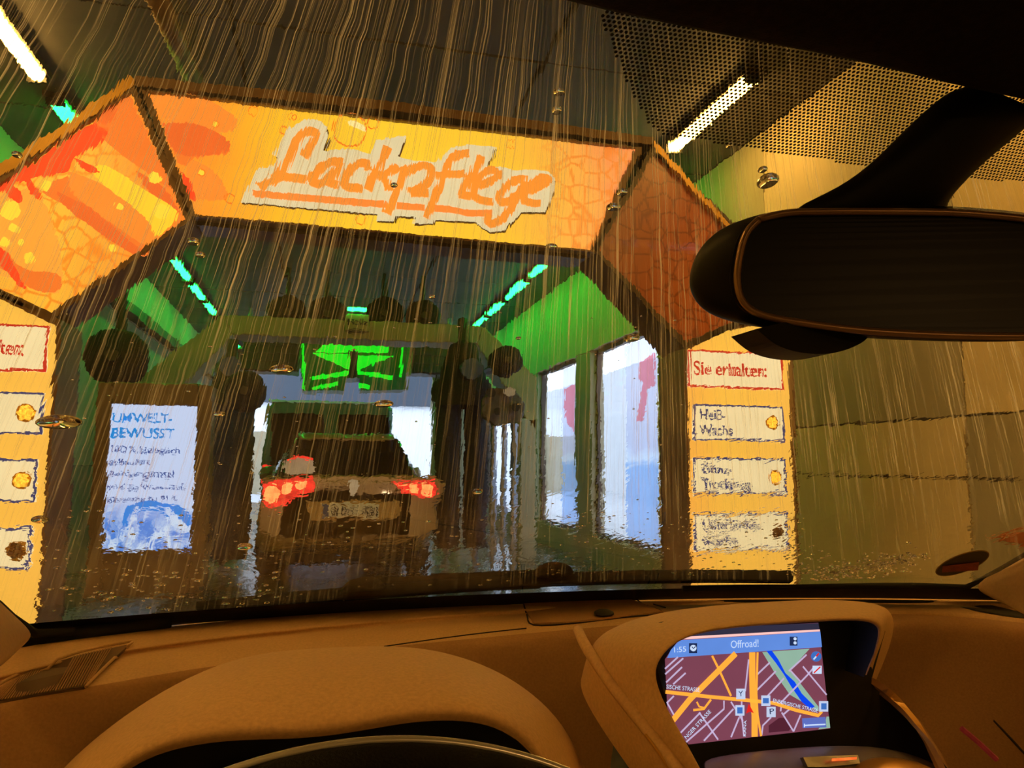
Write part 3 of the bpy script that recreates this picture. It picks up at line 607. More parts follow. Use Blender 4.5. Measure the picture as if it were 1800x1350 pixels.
vbrush('tall dark upright brush hanging right of the car ahead', 762, 868, 600, 9.0, 0.22, True)
vbrush('wide dark upright brush left of the car ahead', 352, 462, 640, 9.1, 0.15, False)
# grey cloth wiper bag beside right brush: spray manifold
sm = thing('spray_manifold', 'grey brown spray manifold beside the right upright brush', 'manifold', P(885,715,Y=8.45))
pts = [P(a,b,Y=8.45) for a, b in ((850,700),(870,680),(905,685),(925,710),(915,742),(870,748),(848,728))]
MB().prism(pts, (0,0.12,0)).build('manifold_body', mat('grey_brown_casting', s2l((88,76,66)), 0.6, ns=9, na=0.5, bump=0.6, bs=20), sm, bevel=0.015)
for a, b, r_ in ((862,690,.05),(895,688,.06),(905,715,.05),(875,722,.045)):
    MB().tube([P(a,b,Y=8.36), P(a,b,Y=8.46)], r_, 10).build('nozzle', M['steel' if r_ > .05 else 'black'], sm)
for k in range(3): MB().tube([P(868+18*k,745,Y=8.55), Vector((P(868+18*k,745,Y=8.55).x,8.55,0))], 0.035, 8).build('feed_pipe', M['steel'], sm)

# ================================================================== green blower unit
GY = 15.5
gb = thing('blower_unit', 'bright green hanging blower unit with bow-tie plates', 'blower', (P(622,640,Y=GY).x, GY, 2.6))
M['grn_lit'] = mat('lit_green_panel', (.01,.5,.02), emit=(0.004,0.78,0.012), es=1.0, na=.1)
def gq(pts, name, m, dy=0.0, th=0.3): MB().prism([P(a,b,Y=GY+dy) for a, b in pts], (0,th,0)).build(name, m, gb)
gq([(528,592),(718,592),(716,684),(634,686),(634,664),(606,664),(605,686),(532,686)], 'housing', mat('dark_green_housing', s2l((50,90,50)), 0.5), 0.25, 0.8)
gq([(566,606),(610,597),(684,606),(684,618),(555,617)], 'upper_plate', M['grn_lit'], 0.1)
gq([(551,620),(614,621),(615,649)], 'bow_plate', M['grn_lit'], 0.1); gq([(628,624),(690,625),(628,651)], 'bow_plate', M['grn_lit'], 0.1)
gq([(547,661),(614,651),(614,657),(547,666)], 'bow_plate', M['grn_lit'], 0.1); gq([(628,650),(690,660),(690,667),(628,655)], 'bow_plate', M['grn_lit'], 0.1)
gq([(547,680),(594,669),(594,677),(547,684)], 'bow_plate', M['grn_lit'], 0.1); gq([(632,672),(650,676),(650,682),(632,680)], 'bow_plate', M['grn_lit'], 0.1)
gq([(614,616),(628,616),(626,664),(615,664)], 'centre_post', M['dark_steel'], 0.0)
gq([(532,600),(536,600),(536,684),(532,684)], 'edge_strip', M['grn_lit'], 0.1); gq([(706,604),(710,604),(706,660),(702,660)], 'edge_strip', M['grn_lit'], 0.1)
for px in (560, 690): 
    p = P(px, 592, Y=GY+0.3); MB().tube([p, Vector((p.x, p.y, CZ))], 0.04, 8).build('hanger_rod', M['steel'], gb)
# dark machine frames around the exit
def frame_box(px0, px1, py0, py1, Y, name, label, m, th=0.6):
    a, b = P(px0, py1, Y=Y), P(px1, py0, Y=Y); t = thing(name, label, 'machine', ((a.x+b.x)/2, Y, a.z))
    MB().box(a.x, b.x, Y, Y+th, a.z, b.z).build('casing', M[m], t, bevel=0.03)
    n = 4; hh = (b.z-a.z)
    for k in range(n): MB().box(a.x+0.05, b.x-0.05, Y-0.02, Y, a.z+hh*(k+0.2)/n, a.z+hh*(k+0.7)/n).build('louvre', M['dark_steel'], t)
    for xx in (a.x+0.08, b.x-0.08): MB().tube([(xx,Y+th/2,b.z-0.02),(xx,Y+th/2,CZ)], 0.03, 6).build('hanger_rod', M['steel'], t)
frame_box(425, 528, 596, 650, 13.0, 'dryer_casing', 'dark green dryer casing left of the blower unit', 'dark_steel')
frame_box(722, 800, 600, 655, 13.0, 'dryer_casing', 'dark green dryer casing right of the blower unit', 'dark_steel')

# ================================================================== CAR AHEAD
KY = 7.9; kx = P(611,880,Y=KY).x
car = thing('hatchback_car', 'olive brown hatchback with red tail lamps lit, seen from behind', 'car', (kx, KY, 0))
def section(hw, zl, zh, y, rnd=0.12, n=7, top=None):
    pts = []
    hwt = top if top is not None else hw
    for k in range(n): a = math.pi*1.5 - (math.pi/2)*k/(n-1); pts.append((kx-hw+rnd+rnd*math.cos(a), KY+y, zl+rnd+rnd*math.sin(a)))
    for k in range(n): a = math.pi - (math.pi/2)*k/(n-1); pts.append((kx-hwt+rnd+rnd*math.cos(a), KY+y, zh-rnd+rnd*math.sin(a)))
    L = pts[:]
    return L + [(2*kx-x, yy, z) for x, yy, z in reversed(L)]
body = [section(.62,.42,.96,.0,.1), section(.80,.36,1.02,.05,.12), section(.88,.30,1.05,.25,.14,top=.84), section(.90,.25,1.03,.9,.14,top=.83), section(.90,.24,1.0,2.9,.14,top=.82), section(.88,.25,.92,3.6,.14,top=.78), section(.80,.3,.75,4.1,.12), section(.6,.4,.6,4.2,.08)]
m_ = MB().grid(body, closed=True); n0 = len(body[0]); m_.f.append(tuple(range(n0))); m_.f.append(tuple(7*n0+k for k in range(n0)))
m_.build('body', M['carpaint'], car, smooth=True)
gh = [section(.70,.98,1.06,.10,.03,top=.69), section(.76,.98,1.44,.50,.06,top=.57), section(.79,.98,1.51,.95,.10,top=.58), section(.79,.98,1.50,1.9,.10,top=.57), section(.76,.96,1.38,2.5,.06,top=.55), section(.72,.95,1.0,3.2,.02,top=.7)]
m_ = MB().grid(gh, closed=True); n0 = len(gh[0]); m_.f.append(tuple(range(n0))); m_.f.append(tuple(5*n0+k for k in range(n0)))
m_.build('greenhouse', M['glass_tint'], car, smooth=True)
m_ = MB().grid([[(kx+s*hw*math.cos(0), KY+y, z) for s in (-1,-.6,-.2,.2,.6,1)] for hw, y, z in ((.50,.42,1.455),(.53,.9,1.525),(.53,1.9,1.515),(.5,2.45,1.41))])
m_.build('roof_panel', M['carpaint'], car, smooth=True, solid=0.02)
def kq(pts, name, m, y=-0.02, th=0.03, k=0, bevel=0.0, parent=None):
    pp = [Vector((a,b,0)) for a, b in pts]
    if k: pp = catmull(pp+[pp[0]], k)[:-1]
    return MB().prism([P(p.x, p.y, Y=KY+y) for p in pp], (0,th,0)).build(name, m, parent or car, bevel=bevel)
kq([(462,838),(762,838),(764,890),(745,945),(480,945),(458,890)], 'tailgate_bumper', M['carpaint'], 0.0, 0.12, 3, 0.02)
kq([(505,846),(715,846),(716,852),(504,852)], 'tailgate_ledge', M['carpaint'], -0.03, 0.06, 0, 0.006)
M['tail_red'] = mat('tail_lamp_red', (.8,.02,.01), emit=(1.0,0.035,0.02), es=0.9, na=0.5, ns=14)
M['tail_hot'] = mat('tail_lamp_bulb', (1,.3,.05), emit=(1.0,0.22,0.06), es=2.0, na=0.4, ns=20)
tl = kq([(460,850),(490,842),(548,838),(552,862),(520,874),(500,888),(466,890)], 'tail_lamp', M['tail_red'], -0.05, 0.1, 2)
kq([(464,858),(486,852),(490,872),(476,886),(464,876)], 'bulb', M['tail_hot'], -0.055, 0.02, 2, parent=tl); kq([(494,852),(514,848),(510,866),(496,868)], 'bulb', M['tail_hot'], -0.055, 0.02, 2, parent=tl); kq([(520,846),(542,844),(536,856),(520,860)], 'bulb', M['tail_hot'], -0.055, 0.02, 2, parent=tl)
tr = kq([(690,846),(762,844),(764,872),(740,872),(708,864)], 'tail_lamp', M['tail_red'], -0.05, 0.1, 2)
kq([(722,852),(736,850),(734,864),(720,862)], 'bulb', M['tail_hot'], -0.055, 0.02, 2, parent=tr); kq([(742,850),(758,850),(758,868),(744,866)], 'bulb', M['tail_hot'], -0.055, 0.02, 2, parent=tr); kq([(698,850),(716,850),(716,856),(704,856)], 'bulb', M['tail_hot'], -0.055, 0.02, 2, parent=tr)
kq([(536,880),(706,880),(698,912),(548,914)], 'plate_recess', mat('lit_recess', s2l((170,130,60)), 0.5), -0.03, 0.05)
MB().box(kx-.78,kx+.78,KY+.3,KY+3.9,.17,.42).build('underbody', M['rubber'], car, bevel=.03)
npl = kq([(566,884),(665,884),(665,909),(566,909)], 'number_plate', M['plate_white'], -0.045, 0.02)
kq([(567,885),(578,885),(578,908),(567,908)], 'blue_band', mat('plate_blue', s2l((30,50,120)), 0.5), -0.05, 0.01, parent=npl)
textpx('B EFC 201', 582, 904, 661, 15, KY-0.052, M['black'], npl, bold=0.01)
kq([(612,848),(620,842),(630,848),(630,864),(621,872),(612,864)], 'badge', M['steel'], -0.05, 0.03, 2)
kq([(505,806),(525,800),(545,806),(552,832),(500,832)], 'rear_wiper_motor', M['steel'], 0.12, 0.03, 2)
kq([(505,806),(525,799),(548,806),(548,810),(525,803),(505,810)], 'brake_light', M['tail_red'], 0.06, 0.03)
kq([(500,940),(740,940),(720,962),(520,962)], 'diffuser', M['rubber'], 0.02, 0.2)
for sx_ in (-1, 1):
    for wy in (0.75, 3.35):
        wh = MB().tube([(kx+sx_*.66, KY+wy, .33),(kx+sx_*.89, KY+wy, .33)], .33, 24).build('wheel', M['rubber'], car, bevel=.03)
        MB().tube([(kx+sx_*.885, KY+wy, .33),(kx+sx_*.905, KY+wy, .33)], .21, 16).build('rim', M['steel'], wh)
    MB().dome((kx+sx_*.92, KY+2.55, 1.05), (0,-1,0), .1, .08, el=1.3, ax=(1,0,0)).build('door_mirror', M['carpaint'], car, smooth=True)
# van beyond
VY = 12.9; vx0, vx1 = P(462,740,Y=VY).x, P(694,740,Y=VY).x; vz = P(580,704,Y=VY).z
van = thing('delivery_van', 'tall dark green van beyond the hatchback near the exit', 'van', ((vx0+vx1)/2, VY, 0))
prof = [(vx0+.0,.35),(vx0,1.2),(vx0+.05,vz-.12),(vx0+.16,vz),(vx1-.16,vz),(vx1-.05,vz-.12),(vx1,1.2),(vx1,.35)]
MB().prism([(a,VY,b) for a, b in prof], (0,4.6,0)).build('body', M['van'], van, bevel=0.05)
MB().prism([(a,VY-0.01,b) for a, b in ((vx0+.1,vz-.04),(vx1-.1,vz-.04),(vx1-.1,vz),(vx0+.1,vz))], (0,4.4,0.03)).build('roof_highlight', mat('highlight_white', s2l((235,238,240)), 0.3), van, bevel=0.01)  # daylight highlight along the van roof painted as a white strip
for s in (0, 1):
    a = vx0+.14+s*(vx1-vx0)/2; b = a+(vx1-vx0)/2-.24
    MB().box(a, b, VY-0.02, VY, 1.15, vz-.22).build('rear_window', M['glass_tint'], van, bevel=.01)
    MB().box((vx0+.02, vx1-.16)[s], (vx0+.16, vx1-.02)[s], VY-0.03, VY, .8, 1.15).build('tail_lamp', M['tail_red'], van)
for sx_ in (vx0+.02, vx1-.25):
    for wy in (.8, 3.8): MB().tube([(sx_, VY+wy, .34),(sx_+.23, VY+wy, .34)], .34, 20).build('wheel', M['rubber'], van)

# ================================================================== OUR CAR
ZR = EYE.z
oc = thing('car_cabin', 'front cabin of the car the photo is taken from, tan dashboard under amber light', 'car', (0.4, 0.9, 0.5))
# --- windshield surface
def WS(u, v):
    hw = 0.66+0.22*v; x = 0.40+u*hw
    yt = 0.297-0.02*abs(u)**2; yb = 1.37-0.15*abs(u)**2.2
    y = yt+(yb-yt)*v; z = ZR+0.264-0.514*v + 0.018*math.sin(math.pi*v)
    return Vector((x, y, z))
NU, NV = 36, 30
rowsW = [[WS(-1+2*i/NU, j/NV) for i in range(NU+1)] for j in range(NV+1)]
def wnormal(u, v):
    e = 1e-3; a = WS(u+e, v)-WS(u-e, v); b = WS(u, v+e)-WS(u, v-e); n = a.cross(b).normalized()
    return n if n.z > 0 else -n
def water_glass():
    m = bpy.data.materials.new('wet_windscreen_outer'); m.use_nodes = True; nt = m.node_tree; nt.nodes.clear()
    out = nt.nodes.new('ShaderNodeOutputMaterial'); g = nt.nodes.new('ShaderNodeBsdfGlass'); g.inputs['IOR'].default_value = 1.22; g.inputs['Roughness'].default_value = 0
    uv = nt.nodes.new('ShaderNodeUVMap'); uv.uv_map = 'fan'          # x: streak angle, y: run length (metres)
    um = nt.nodes.new('ShaderNodeUVMap'); um.uv_map = 'metric'
    def noise(src, sx, sy, scale, detail=4, dist=0.0, rough=0.5):
        mp = nt.nodes.new('ShaderNodeMapping'); mp.inputs['Scale'].default_value = (sx, sy, 1); link(nt, src.outputs[0], mp.inputs[0])
        n = nt.nodes.new('ShaderNodeTexNoise'); n.noise_dimensions = '2D'; n.inputs['Scale'].default_value = scale; n.inputs['Detail'].default_value = detail; n.inputs['Distortion'].default_value = dist; n.inputs['Roughness'].default_value = rough
        link(nt, mp.outputs[0], n.inputs['Vector']); return n.outputs['Fac']
    def math_(op, a, b=None, c=None):
        n = nt.nodes.new('ShaderNodeMath'); n.operation = op
        for i, x in enumerate((a, b, c)):
            if x is None: continue
            if isinstance(x, (int, float)): n.inputs[i].default_value = x
            else: link(nt, x, n.inputs[i])
        return n.outputs[0]
    def mr(a, f0, f1, t0=0.0, t1=1.0):
        n = nt.nodes.new('ShaderNodeMapRange'); n.inputs[1].default_value = f0; n.inputs[2].default_value = f1; n.inputs[3].default_value = t0; n.inputs[4].default_value = t1
        link(nt, a, n.inputs[0]); return n.outputs[0]
    sepm = nt.nodes.new('ShaderNodeSeparateXYZ'); link(nt, um.outputs[0], sepm.inputs[0])
    run = sepm.outputs[1]                                     # 0 at roof edge, ~1.15 at the base
    # relief
    n1 = noise(uv, 60, 3.0, 1.0, 3, 0.3)                       # running rills
    n2 = noise(um, 30, 22, 1.0, 3, 0.4)                        # lumpy film
    n3 = noise(um, 70, 60, 1.0, 2, 0.3)
    low = mr(run, 0.50, 1.0, 0.22, 1.0)
    h = math_('MULTIPLY_ADD', n1, 0.00006, math_('MULTIPLY', math_('MULTIPLY', n2, 0.00026), low))
    h = math_('MULTIPLY_ADD', math_('MULTIPLY', n3, 0.00007), low, h)
    bp = nt.nodes.new('ShaderNodeBump'); bp.inputs['Strength'].default_value = 1.0; bp.inputs['Distance'].default_value = 1.0
    link(nt, h, bp.inputs['Height']); link(nt, bp.outputs[0], g.inputs['Normal'])
    # milky soap streaks
    s1 = noise(uv, 430, 3.2, 1.0, 3, 0.6, 0.6); s2 = noise(uv, 120, 1.6, 1.0, 2, 0.5); s3 = noise(um, 3, 3, 1.0, 2)
    st = math_('MULTIPLY', mr(s1, 0.50, 0.72), mr(s2, 0.34, 0.60))
    st = math_('MULTIPLY', st, mr(s3, 0.25, 0.6, 0.35, 1.0))
    top = mr(run, 0.30, 0.95, 1.0, 0.28)
    fac = math_('MULTIPLY', math_('MULTIPLY', st, top), 0.82)
    haze = math_('MULTIPLY', mr(noise(um, 4, 4, 1.0, 4), 0.3, 0.75), 0.035)
    fac = math_('ADD', fac, haze)
    tl = nt.nodes.new('ShaderNodeBsdfTranslucent'); tl.inputs[0].default_value = (0.84, 0.82, 0.95, 1)
    mx = nt.nodes.new('ShaderNodeMixShader'); link(nt, fac, mx.inputs[0]); link(nt, g.outputs[0], mx.inputs[1]); link(nt, tl.outputs[0], mx.inputs[2])
    link(nt, mx.outputs[0], out.inputs[0]); return m
def clear_glass(name='windscreen_inner', ior=1.33):
    m = bpy.data.materials.new(name); m.use_nodes = True; nt = m.node_tree; nt.nodes.clear()
    out = nt.nodes.new('ShaderNodeOutputMaterial'); g = nt.nodes.new('ShaderNodeBsdfGlass'); g.inputs['IOR'].default_value = ior; g.inputs['Roughness'].default_value = 0
    nz = nt.nodes.new('ShaderNodeTexNoise'); nz.inputs['Scale'].default_value = 2; cr = nt.nodes.new('ShaderNodeValToRGB'); cr.color_ramp.elements[0].color = (.96,.98,.96,1); cr.color_ramp.elements[1].color = (1,1,1,1)
    link(nt, nz.outputs['Fac'], cr.inputs[0]); link(nt, cr.outputs[0], g.inputs['Color']); link(nt, g.outputs[0], out.inputs[0]); return m
M['wet'] = water_glass(); M['inner'] = clear_glass('windscreen_inner', 1.22); M['drop'] = clear_glass('water_drop', 1.33)
TW = 0.005
wmb = MB(); inn = [[WS(-1+2*i/NU, j/NV) for i in range(NU+1)] for j in range(NV+1)]
outr = [[WS(-1+2*i/NU, j/NV)+wnormal(-1+2*i/NU, j/NV)*TW for i in range(NU+1)] for j in range(NV+1)]
n1_ = (NU+1)*(NV+1); off0 = world_off(oc)
me = bpy.data.meshes.new('windscreen'); vs = [p-off0 for r in inn for p in r]+[p-off0 for r in outr for p in r]; fs = []; mi = []
for j in range(NV):
    for i in range(NU):
        a = j*(NU+1)+i; b = a+1; c = a+NU+2; d = a+NU+1
        fs.append((a,d,c,b)); mi.append(0); fs.append((a+n1_, b+n1_, c+n1_, d+n1_)); mi.append(1)
for i in range(NU):
    a, b = i, i+1; fs.append((a,b,b+n1_,a+n1_)); mi.append(0); a, b = NV*(NU+1)+i, NV*(NU+1)+i+1; fs.append((b,a,a+n1_,b+n1_)); mi.append(0)
for j in range(NV):
    a, b = j*(NU+1), (j+1)*(NU+1); fs.append((b,a,a+n1_,b+n1_)); mi.append(0); a, b = a+NU, b+NU; fs.append((a,b,b+n1_,a+n1_)); mi.append(0)
me.from_pydata(vs, [], fs); me.update()
me.materials.append(M['inner']); me.materials.append(M['wet'])
for p, k in zip(me.polygons, mi): p.material_index = k; p.use_smooth = True
bm = bmesh.new(); bm.from_mesh(me); bmesh.ops.recalc_face_normals(bm, faces=bm.faces)
bm.to_mesh(me); bm.free()
u1 = me.uv_layers.new(name='fan'); u2 = me.uv_layers.new(name='metric')
APX, APY = 0.06, 0.14
for lp in me.loops:
    p = me.vertices[lp.vertex_index].co+off0; dx_, dy_ = p.x-APX, (p.y-APY)*1.12
    u1.data[lp.index].uv = (math.atan2(dx_, dy_), math.hypot(dx_, dy_)); u2.data[lp.index].uv = (p.x, (p.y-0.33)*1.12)
ws = bpy.data.objects.new('windscreen', me); C.objects.link(ws); ws.parent = oc; ws['label'] = 'rain-streaked windscreen glass'
bvh_in = BVHTree.FromPolygons([p for r in inn for p in r], [(j*(NU+1)+i, j*(NU+1)+i+1, (j+1)*(NU+1)+i+1, (j+1)*(NU+1)+i) for j in range(NV) for i in range(NU)])
def WH(px, py, lift=0.0):                                   # point of the windscreen seen in that direction
    d = ray(px, py).normalized(); h = bvh_in.ray_cast(EYE, d)
    if h[0] is None: return None, None
    n = h[1] if h[1].z > 0 else -h[1]
    return h[0]+n*lift, n
# frit dots round the mirror foot
def inpoly(x, y, poly):
    c = False
    for i in range(len(poly)):
        (x1,y1),(x2,y2) = poly[i], poly[i-1]
        if (y1 > y) != (y2 > y) and x < (x2-x1)*(y-y1)/(y2-y1)+x1: c = not c
    return c
zone = [(1050,20),(1068,60),(1100,140),(1140,215),(1165,235),(1230,245),(1330,262),(1430,277),(1530,292),(1620,305),(1700,314),(1850,320),(1900,150),(1500,60),(1300,0)]
dots = MB(); pitch = 0.0029
a0 = WH(1050,60)[0]; 
x = 0.10; rowi = 0
yy = 0.30
while yy < 0.52:
    xx = 0.08 + (pitch/2 if rowi % 2 else 0)
    while xx < 0.62:
        d = Vector((xx, yy, 0)); # project straight up to glass
        h = bvh_in.ray_cast(Vector((xx, yy, ZR-0.3)), Vector((0,0,1)))
        if h[0] is not None:
            v = h[0]-EYE; zc = v.dot(fw); px = 900+FPX*v.dot(rt)/zc; py = 675-FPX*v.dot(up)/zc
            if -20 < py < 330 and px < 1830 and inpoly(px, py, zone):
                n = h[1] if h[1].z > 0 else -h[1]; a = n.orthogonal().normalized(); b = n.cross(a); r = 0.00108; c = h[0]-n*0.0006
                dots.add([c+(a*math.cos(k*math.pi/3)+b*math.sin(k*math.pi/3))*r for k in range(6)], [(0,1,2,3,4,5)])
        xx += pitch
    yy += pitch*0.80; rowi += 1
do = dots.build('frit_dots', M['black'], ws, fix=False); do['kind'] = 'stuff'
# black border bands of the glass
bb_ = MB()
for (uu0, uu1, vv0, vv1, n) in ((-1,1,0.95,1.0,30),):
    bb_.grid([[WS(uu0+(uu1-uu0)*i/n, vv)-wnormal(0,.5)*0.001 for i in range(n+1)] for vv in (vv0, vv1)])
for s in (-1, 1):
    bb_.grid([[WS(s*uu, j/12)-wnormal(0,.5)*0.001 for j in range(13)] for uu in (0.982, 1.0)])
bb_.build('frit_border', M['black'], ws, fix=False)
# maker's mark at the lower left of the glass: small unreadable lines
mk = MB()
for r_ in range(4):
    x_ = 124
    while x_ < 176:
        wl_ = R.uniform(3, 8); p, n = WH(x_, 1084+r_*3.6); q, _ = WH(min(x_+wl_, 178), 1084+r_*3.6-wl_*0.06)
        if p is not None and q is not None: mk.ribbon([p-n*.0008, q-n*.0008], 0.0012, n, n*0.0002)
        x_ += wl_+1.5
mk.build('glass_mark', M['rubber'], ws)
# emissions badge
bp_, bn = WH(1690, 989)
sk = thing('windscreen_badge', 'round dark windscreen badge with a red brown bar at the lower right corner', 'sticker', bp_)
ea = (WH(1736,978)[0]-WH(1646,1000)[0])/2; eb = (WH(1700,970)[0]-WH(1678,1008)[0])/2
pts = [bp_-bn*0.0015+ea*math.cos(2*math.pi*k/28)+eb*math.sin(2*math.pi*k/28) for k in range(28)]
MB().prism(pts, -bn*0.0006).build('badge_disc', mat('badge_green_dark', s2l((58,52,30)), 0.4), sk)
MB().tube(pts+[pts[0]], 0.0012, 5).build('badge_rim', mat('badge_rim', s2l((150,120,60)), 0.4), sk)
pts = [WH(a,b,-0.003)[0] for a, b in ((1656,992),(1720,985),(1718,999),(1655,1003))]
MB().prism(pts, -bn*0.0006).build('badge_bar', mat('badge_red_bar', s2l((170,75,50)), 0.5, ns=80, na=0.3), sk)
# wipers
def wiper(label, blade, arm, grp):
    p0, n0 = WH(*blade[0]); t = thing('windscreen_wiper', label, 'wiper', p0, grp)
    bl = [WH(a, b+7, 0.012)[0] for a, b in blade]
    MB().tube([p+Vector((0,0,0.004)) for p in bl], 0.0105, 8).build('blade', M['wiper'], t, smooth=True)
    MB().ribbon([WH(a, b+9, 0.007)[0] for a, b in blade], 0.016, wnormal(0,.8), wnormal(0,.8)*0.006).build('rubber_lip', M['wiper'], t)
    am = [WH(a, b+6, 0.030)[0] for a, b in arm]
    MB().tube(am, [0.008]*(len(am)-1)+[0.012], 8).build('arm', M['wiper'], t, smooth=True)
    m0, nn = WH(*arm[0]); MB().dome(m0+nn*.012, nn, 0.02, 0.02, el=1.8, ax=(1,0,0)).build('joint', M['wiper'], t, smooth=True)
wiper('wiper blade resting along the base at the right', [(1392,1018),(1250,1017),(1100,1019),(960,1024),(880,1030)], [(975,1018),(1000,1026),(880,1034),(760,1042)], 'windscreen wipers')
wiper('wiper blade resting along the base at the left', [(345,1078),(450,1066),(560,1055),(700,1042),(840,1032),(950,1027)], [(640,1046),(720,1044),(820,1036),(940,1034)], 'windscreen wipers')
MB().grid([[WS(-1.02+2.04*i/20,1.0)+Vector((0,0.004,-0.004)) for i in range(21)],[WS(-1.02+2.04*i/20,1.0)+Vector((0,0.14,-0.05)) for i in range(21)],[WS(-1.02+2.04*i/20,1.0)+Vector((0,0.3,-0.16)) for i in range(21)]]).build('cowl_panel', M['rubber'], oc, solid=0.01)
# water drops
big = [(1095,345,9,1.2,'pearl drop on the dark joint right of the lit banner, upper of two'),(1080,371,10,1.3,'pearl drop on the dark joint right of the lit banner, lower of two'),(980,202,9,1,'drop above the right end of the lit banner, lower of two'),(984,170,8,1.3,'drop above the right end of the lit banner, upper of two'),
(103,748,20,1.6,'large foamy drop at the edge of the left lit column'),(1352,325,18,1,'large drop cluster above the rear view mirror'),(1343,305,8,1,'small drop on top of the large cluster above the mirror'),(1284,263,7,1,'round golden drop between the amber tube and the mirror'),(1085,62,4,1,'tiny bright drop at the corner of the dotted band'),
(840,868,12,.8,'long drop beside the upright brush right of the car ahead'),(693,333,6,1,'drop on the letter p of the banner'),(340,432,10,1,'drop just right of the left green tubes, upper of two'),(352,455,8,1,'drop just right of the left green tubes, lower of two'),(385,733,8,1.3,'drop at the upper right corner of the blue sign frame'),
(760,528,6,1,'drop on the dark ceiling left of the right green tubes'),(495,655,14,1.4,'drop cluster over the dark casing left of the blower'),(675,715,12,1.4,'drop over the roof of the van'),(430,965,13,1,'drop over the pale wet patch left of the car ahead'),(70,918,12,1,'drop beside the unlit lamp of the left column'),
(28,280,7,1,'drop on the gold rim of the left shoulder'),(1112,600,12,1.2,'flat drop at the top of the nearest right window'),(970,440,8,1.4,'green lit drop below the right end of the banner'),(912,600,5,1,'tiny drop on the green lit wall above the windows')]
for (px, py, r, el, lab) in big:
    p, n = WH(px, py, TW+0.0002)
    if p is None: continue
    rr = r*(p-EYE).length/FPX
    o = MB().dome(p, n, rr, rr*0.38, 16, 5, el, (1,0,0)).build('water_drop', M['drop'], None, smooth=True)
    tag(o, lab, 'drop', 'water drops on the windscreen')
sm_ = MB()
def spread(n, x0, x1, y0, y1, r0, r1):
    for k in range(n):
        px, py = R.uniform(x0,x1), R.uniform(y0,y1); p, nn = WH(px, py, TW+0.0001)
        if p is None: continue
        rr = R.uniform(r0,r1)*(p-EYE).length/FPX; sm_.dome(p, nn, rr, rr*0.6, 7, 2, R.uniform(1,1.9), (1,R.uniform(-.3,.3),0))
spread(170, 80, 900, 900, 1060, 1.0, 3.2); spread(260, 900, 1420, 900, 1015, 0.8, 2.4); spread(90, 80, 500, 1000, 1080, 1.5, 4)
for k in range(330):
    t = R.random(); px = 1440+170*t+R.gauss(0,16); py = 1012-28*t+R.gauss(0,9)
    p, nn = WH(px, min(py,1022), TW+0.0001)
    if p is not None: rr = R.uniform(1.0,3.2)*(p-EYE).length/FPX; sm_.dome(p, nn, rr, rr*0.8, 7, 2, R.uniform(1,1.8), (1,R.uniform(-.6,.6),0))
spread(70, 100, 1200, 550, 900, 1, 2.6)
spread(60, 1380, 1460, 960, 1020, 1, 3)
so = sm_.build('water_droplets', M['drop'], None, smooth=True); so['kind'] = 'stuff'; so['label'] = 'fine droplets scattered along the lower windscreen'; so['category'] = 'droplets'

# --- dashboard
colx = [-260,-100,40,180,320,460,600,750,900,1050,1200,1350,1500,1640,1760,1900,2100]
def interp(tab, x):
    for (a, b), (c, d) in zip(tab, tab[1:]):
        if x <= c: return b+(d-b)*(x-a)/(c-a)
    return tab[-1][1]
A = [(-260,1190),(-100,1152),(0,1132),(60,1120),(150,1108),(300,1090),(450,1075),(600,1062),(750,1052),(900,1045),(1050,1038),(1200,1034),(1350,1031),(1500,1030),(1650,1032),(1800,1048),(2100,1080)]
G = [(-260,1270),(0,1192),(100,1165),(200,1148),(300,1134),(450,1116),(600,1101),(750,1088),(900,1076),(1050,1066),(1200,1058),(1500,1052),(1800,1064),(2100,1100)]
B = [(-260,1310),(0,1240),(180,1212),(320,1186),(460,1168),(600,1154),(750,1138),(900,1124),(1050,1110),(1200,1098),(1350,1090),(1500,1086),(1650,1088),(1800,1102),(2100,1140)]
rowsD = []
def rowpx(tab, z, dy=0): return [P(x, interp(tab, x)+dy, Z=ZR+z) for x in colx]
rA = rowpx(A, -0.247)
rowsD.append([p+Vector((0,0.045,-0.03)) for p in rA]); rowsD.append(rA)
rowsD.append(rowpx(G, -0.252, -9)); rowsD.append(rowpx(G, -0.253, -2)); rowsD.append(rowpx(G, -0.262, 4)); rowsD.append(rowpx(G, -0.258, 14))
rowsD.append(rowpx(B, -0.268, -8)); dtop = MB().grid(rowsD)
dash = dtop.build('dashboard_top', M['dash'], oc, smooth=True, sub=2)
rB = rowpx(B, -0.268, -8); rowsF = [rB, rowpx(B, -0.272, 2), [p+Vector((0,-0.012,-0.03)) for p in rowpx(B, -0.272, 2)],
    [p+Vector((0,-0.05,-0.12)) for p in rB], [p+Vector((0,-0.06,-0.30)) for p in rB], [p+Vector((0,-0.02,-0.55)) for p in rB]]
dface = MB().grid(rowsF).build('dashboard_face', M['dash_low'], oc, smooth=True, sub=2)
bvd = BVHTree.FromPolygons([p for r in rowsD for p in r]+[p for r in rowsF for p in r],
     [(j*17+i, j*17+i+1, (j+1)*17+i+1, (j+1)*17+i) for j in range(len(rowsD)-1) for i in range(16)]+[(len(rowsD)*17+j*17+i, len(rowsD)*17+j*17+i+1, len(rowsD)*17+(j+1)*17+i+1, len(rowsD)*17+(j+1)*17+i) for j in range(len(rowsF)-1) for i in range(16)])
def DH(px, py, lift=0.002):
    d = ray(px, py).normalized(); h = bvd.ray_cast(EYE, d)
    if h[0] is None: return None
    n = h[1] if h[1].dot(d) < 0 else -h[1]
    return h[0]+n*lift
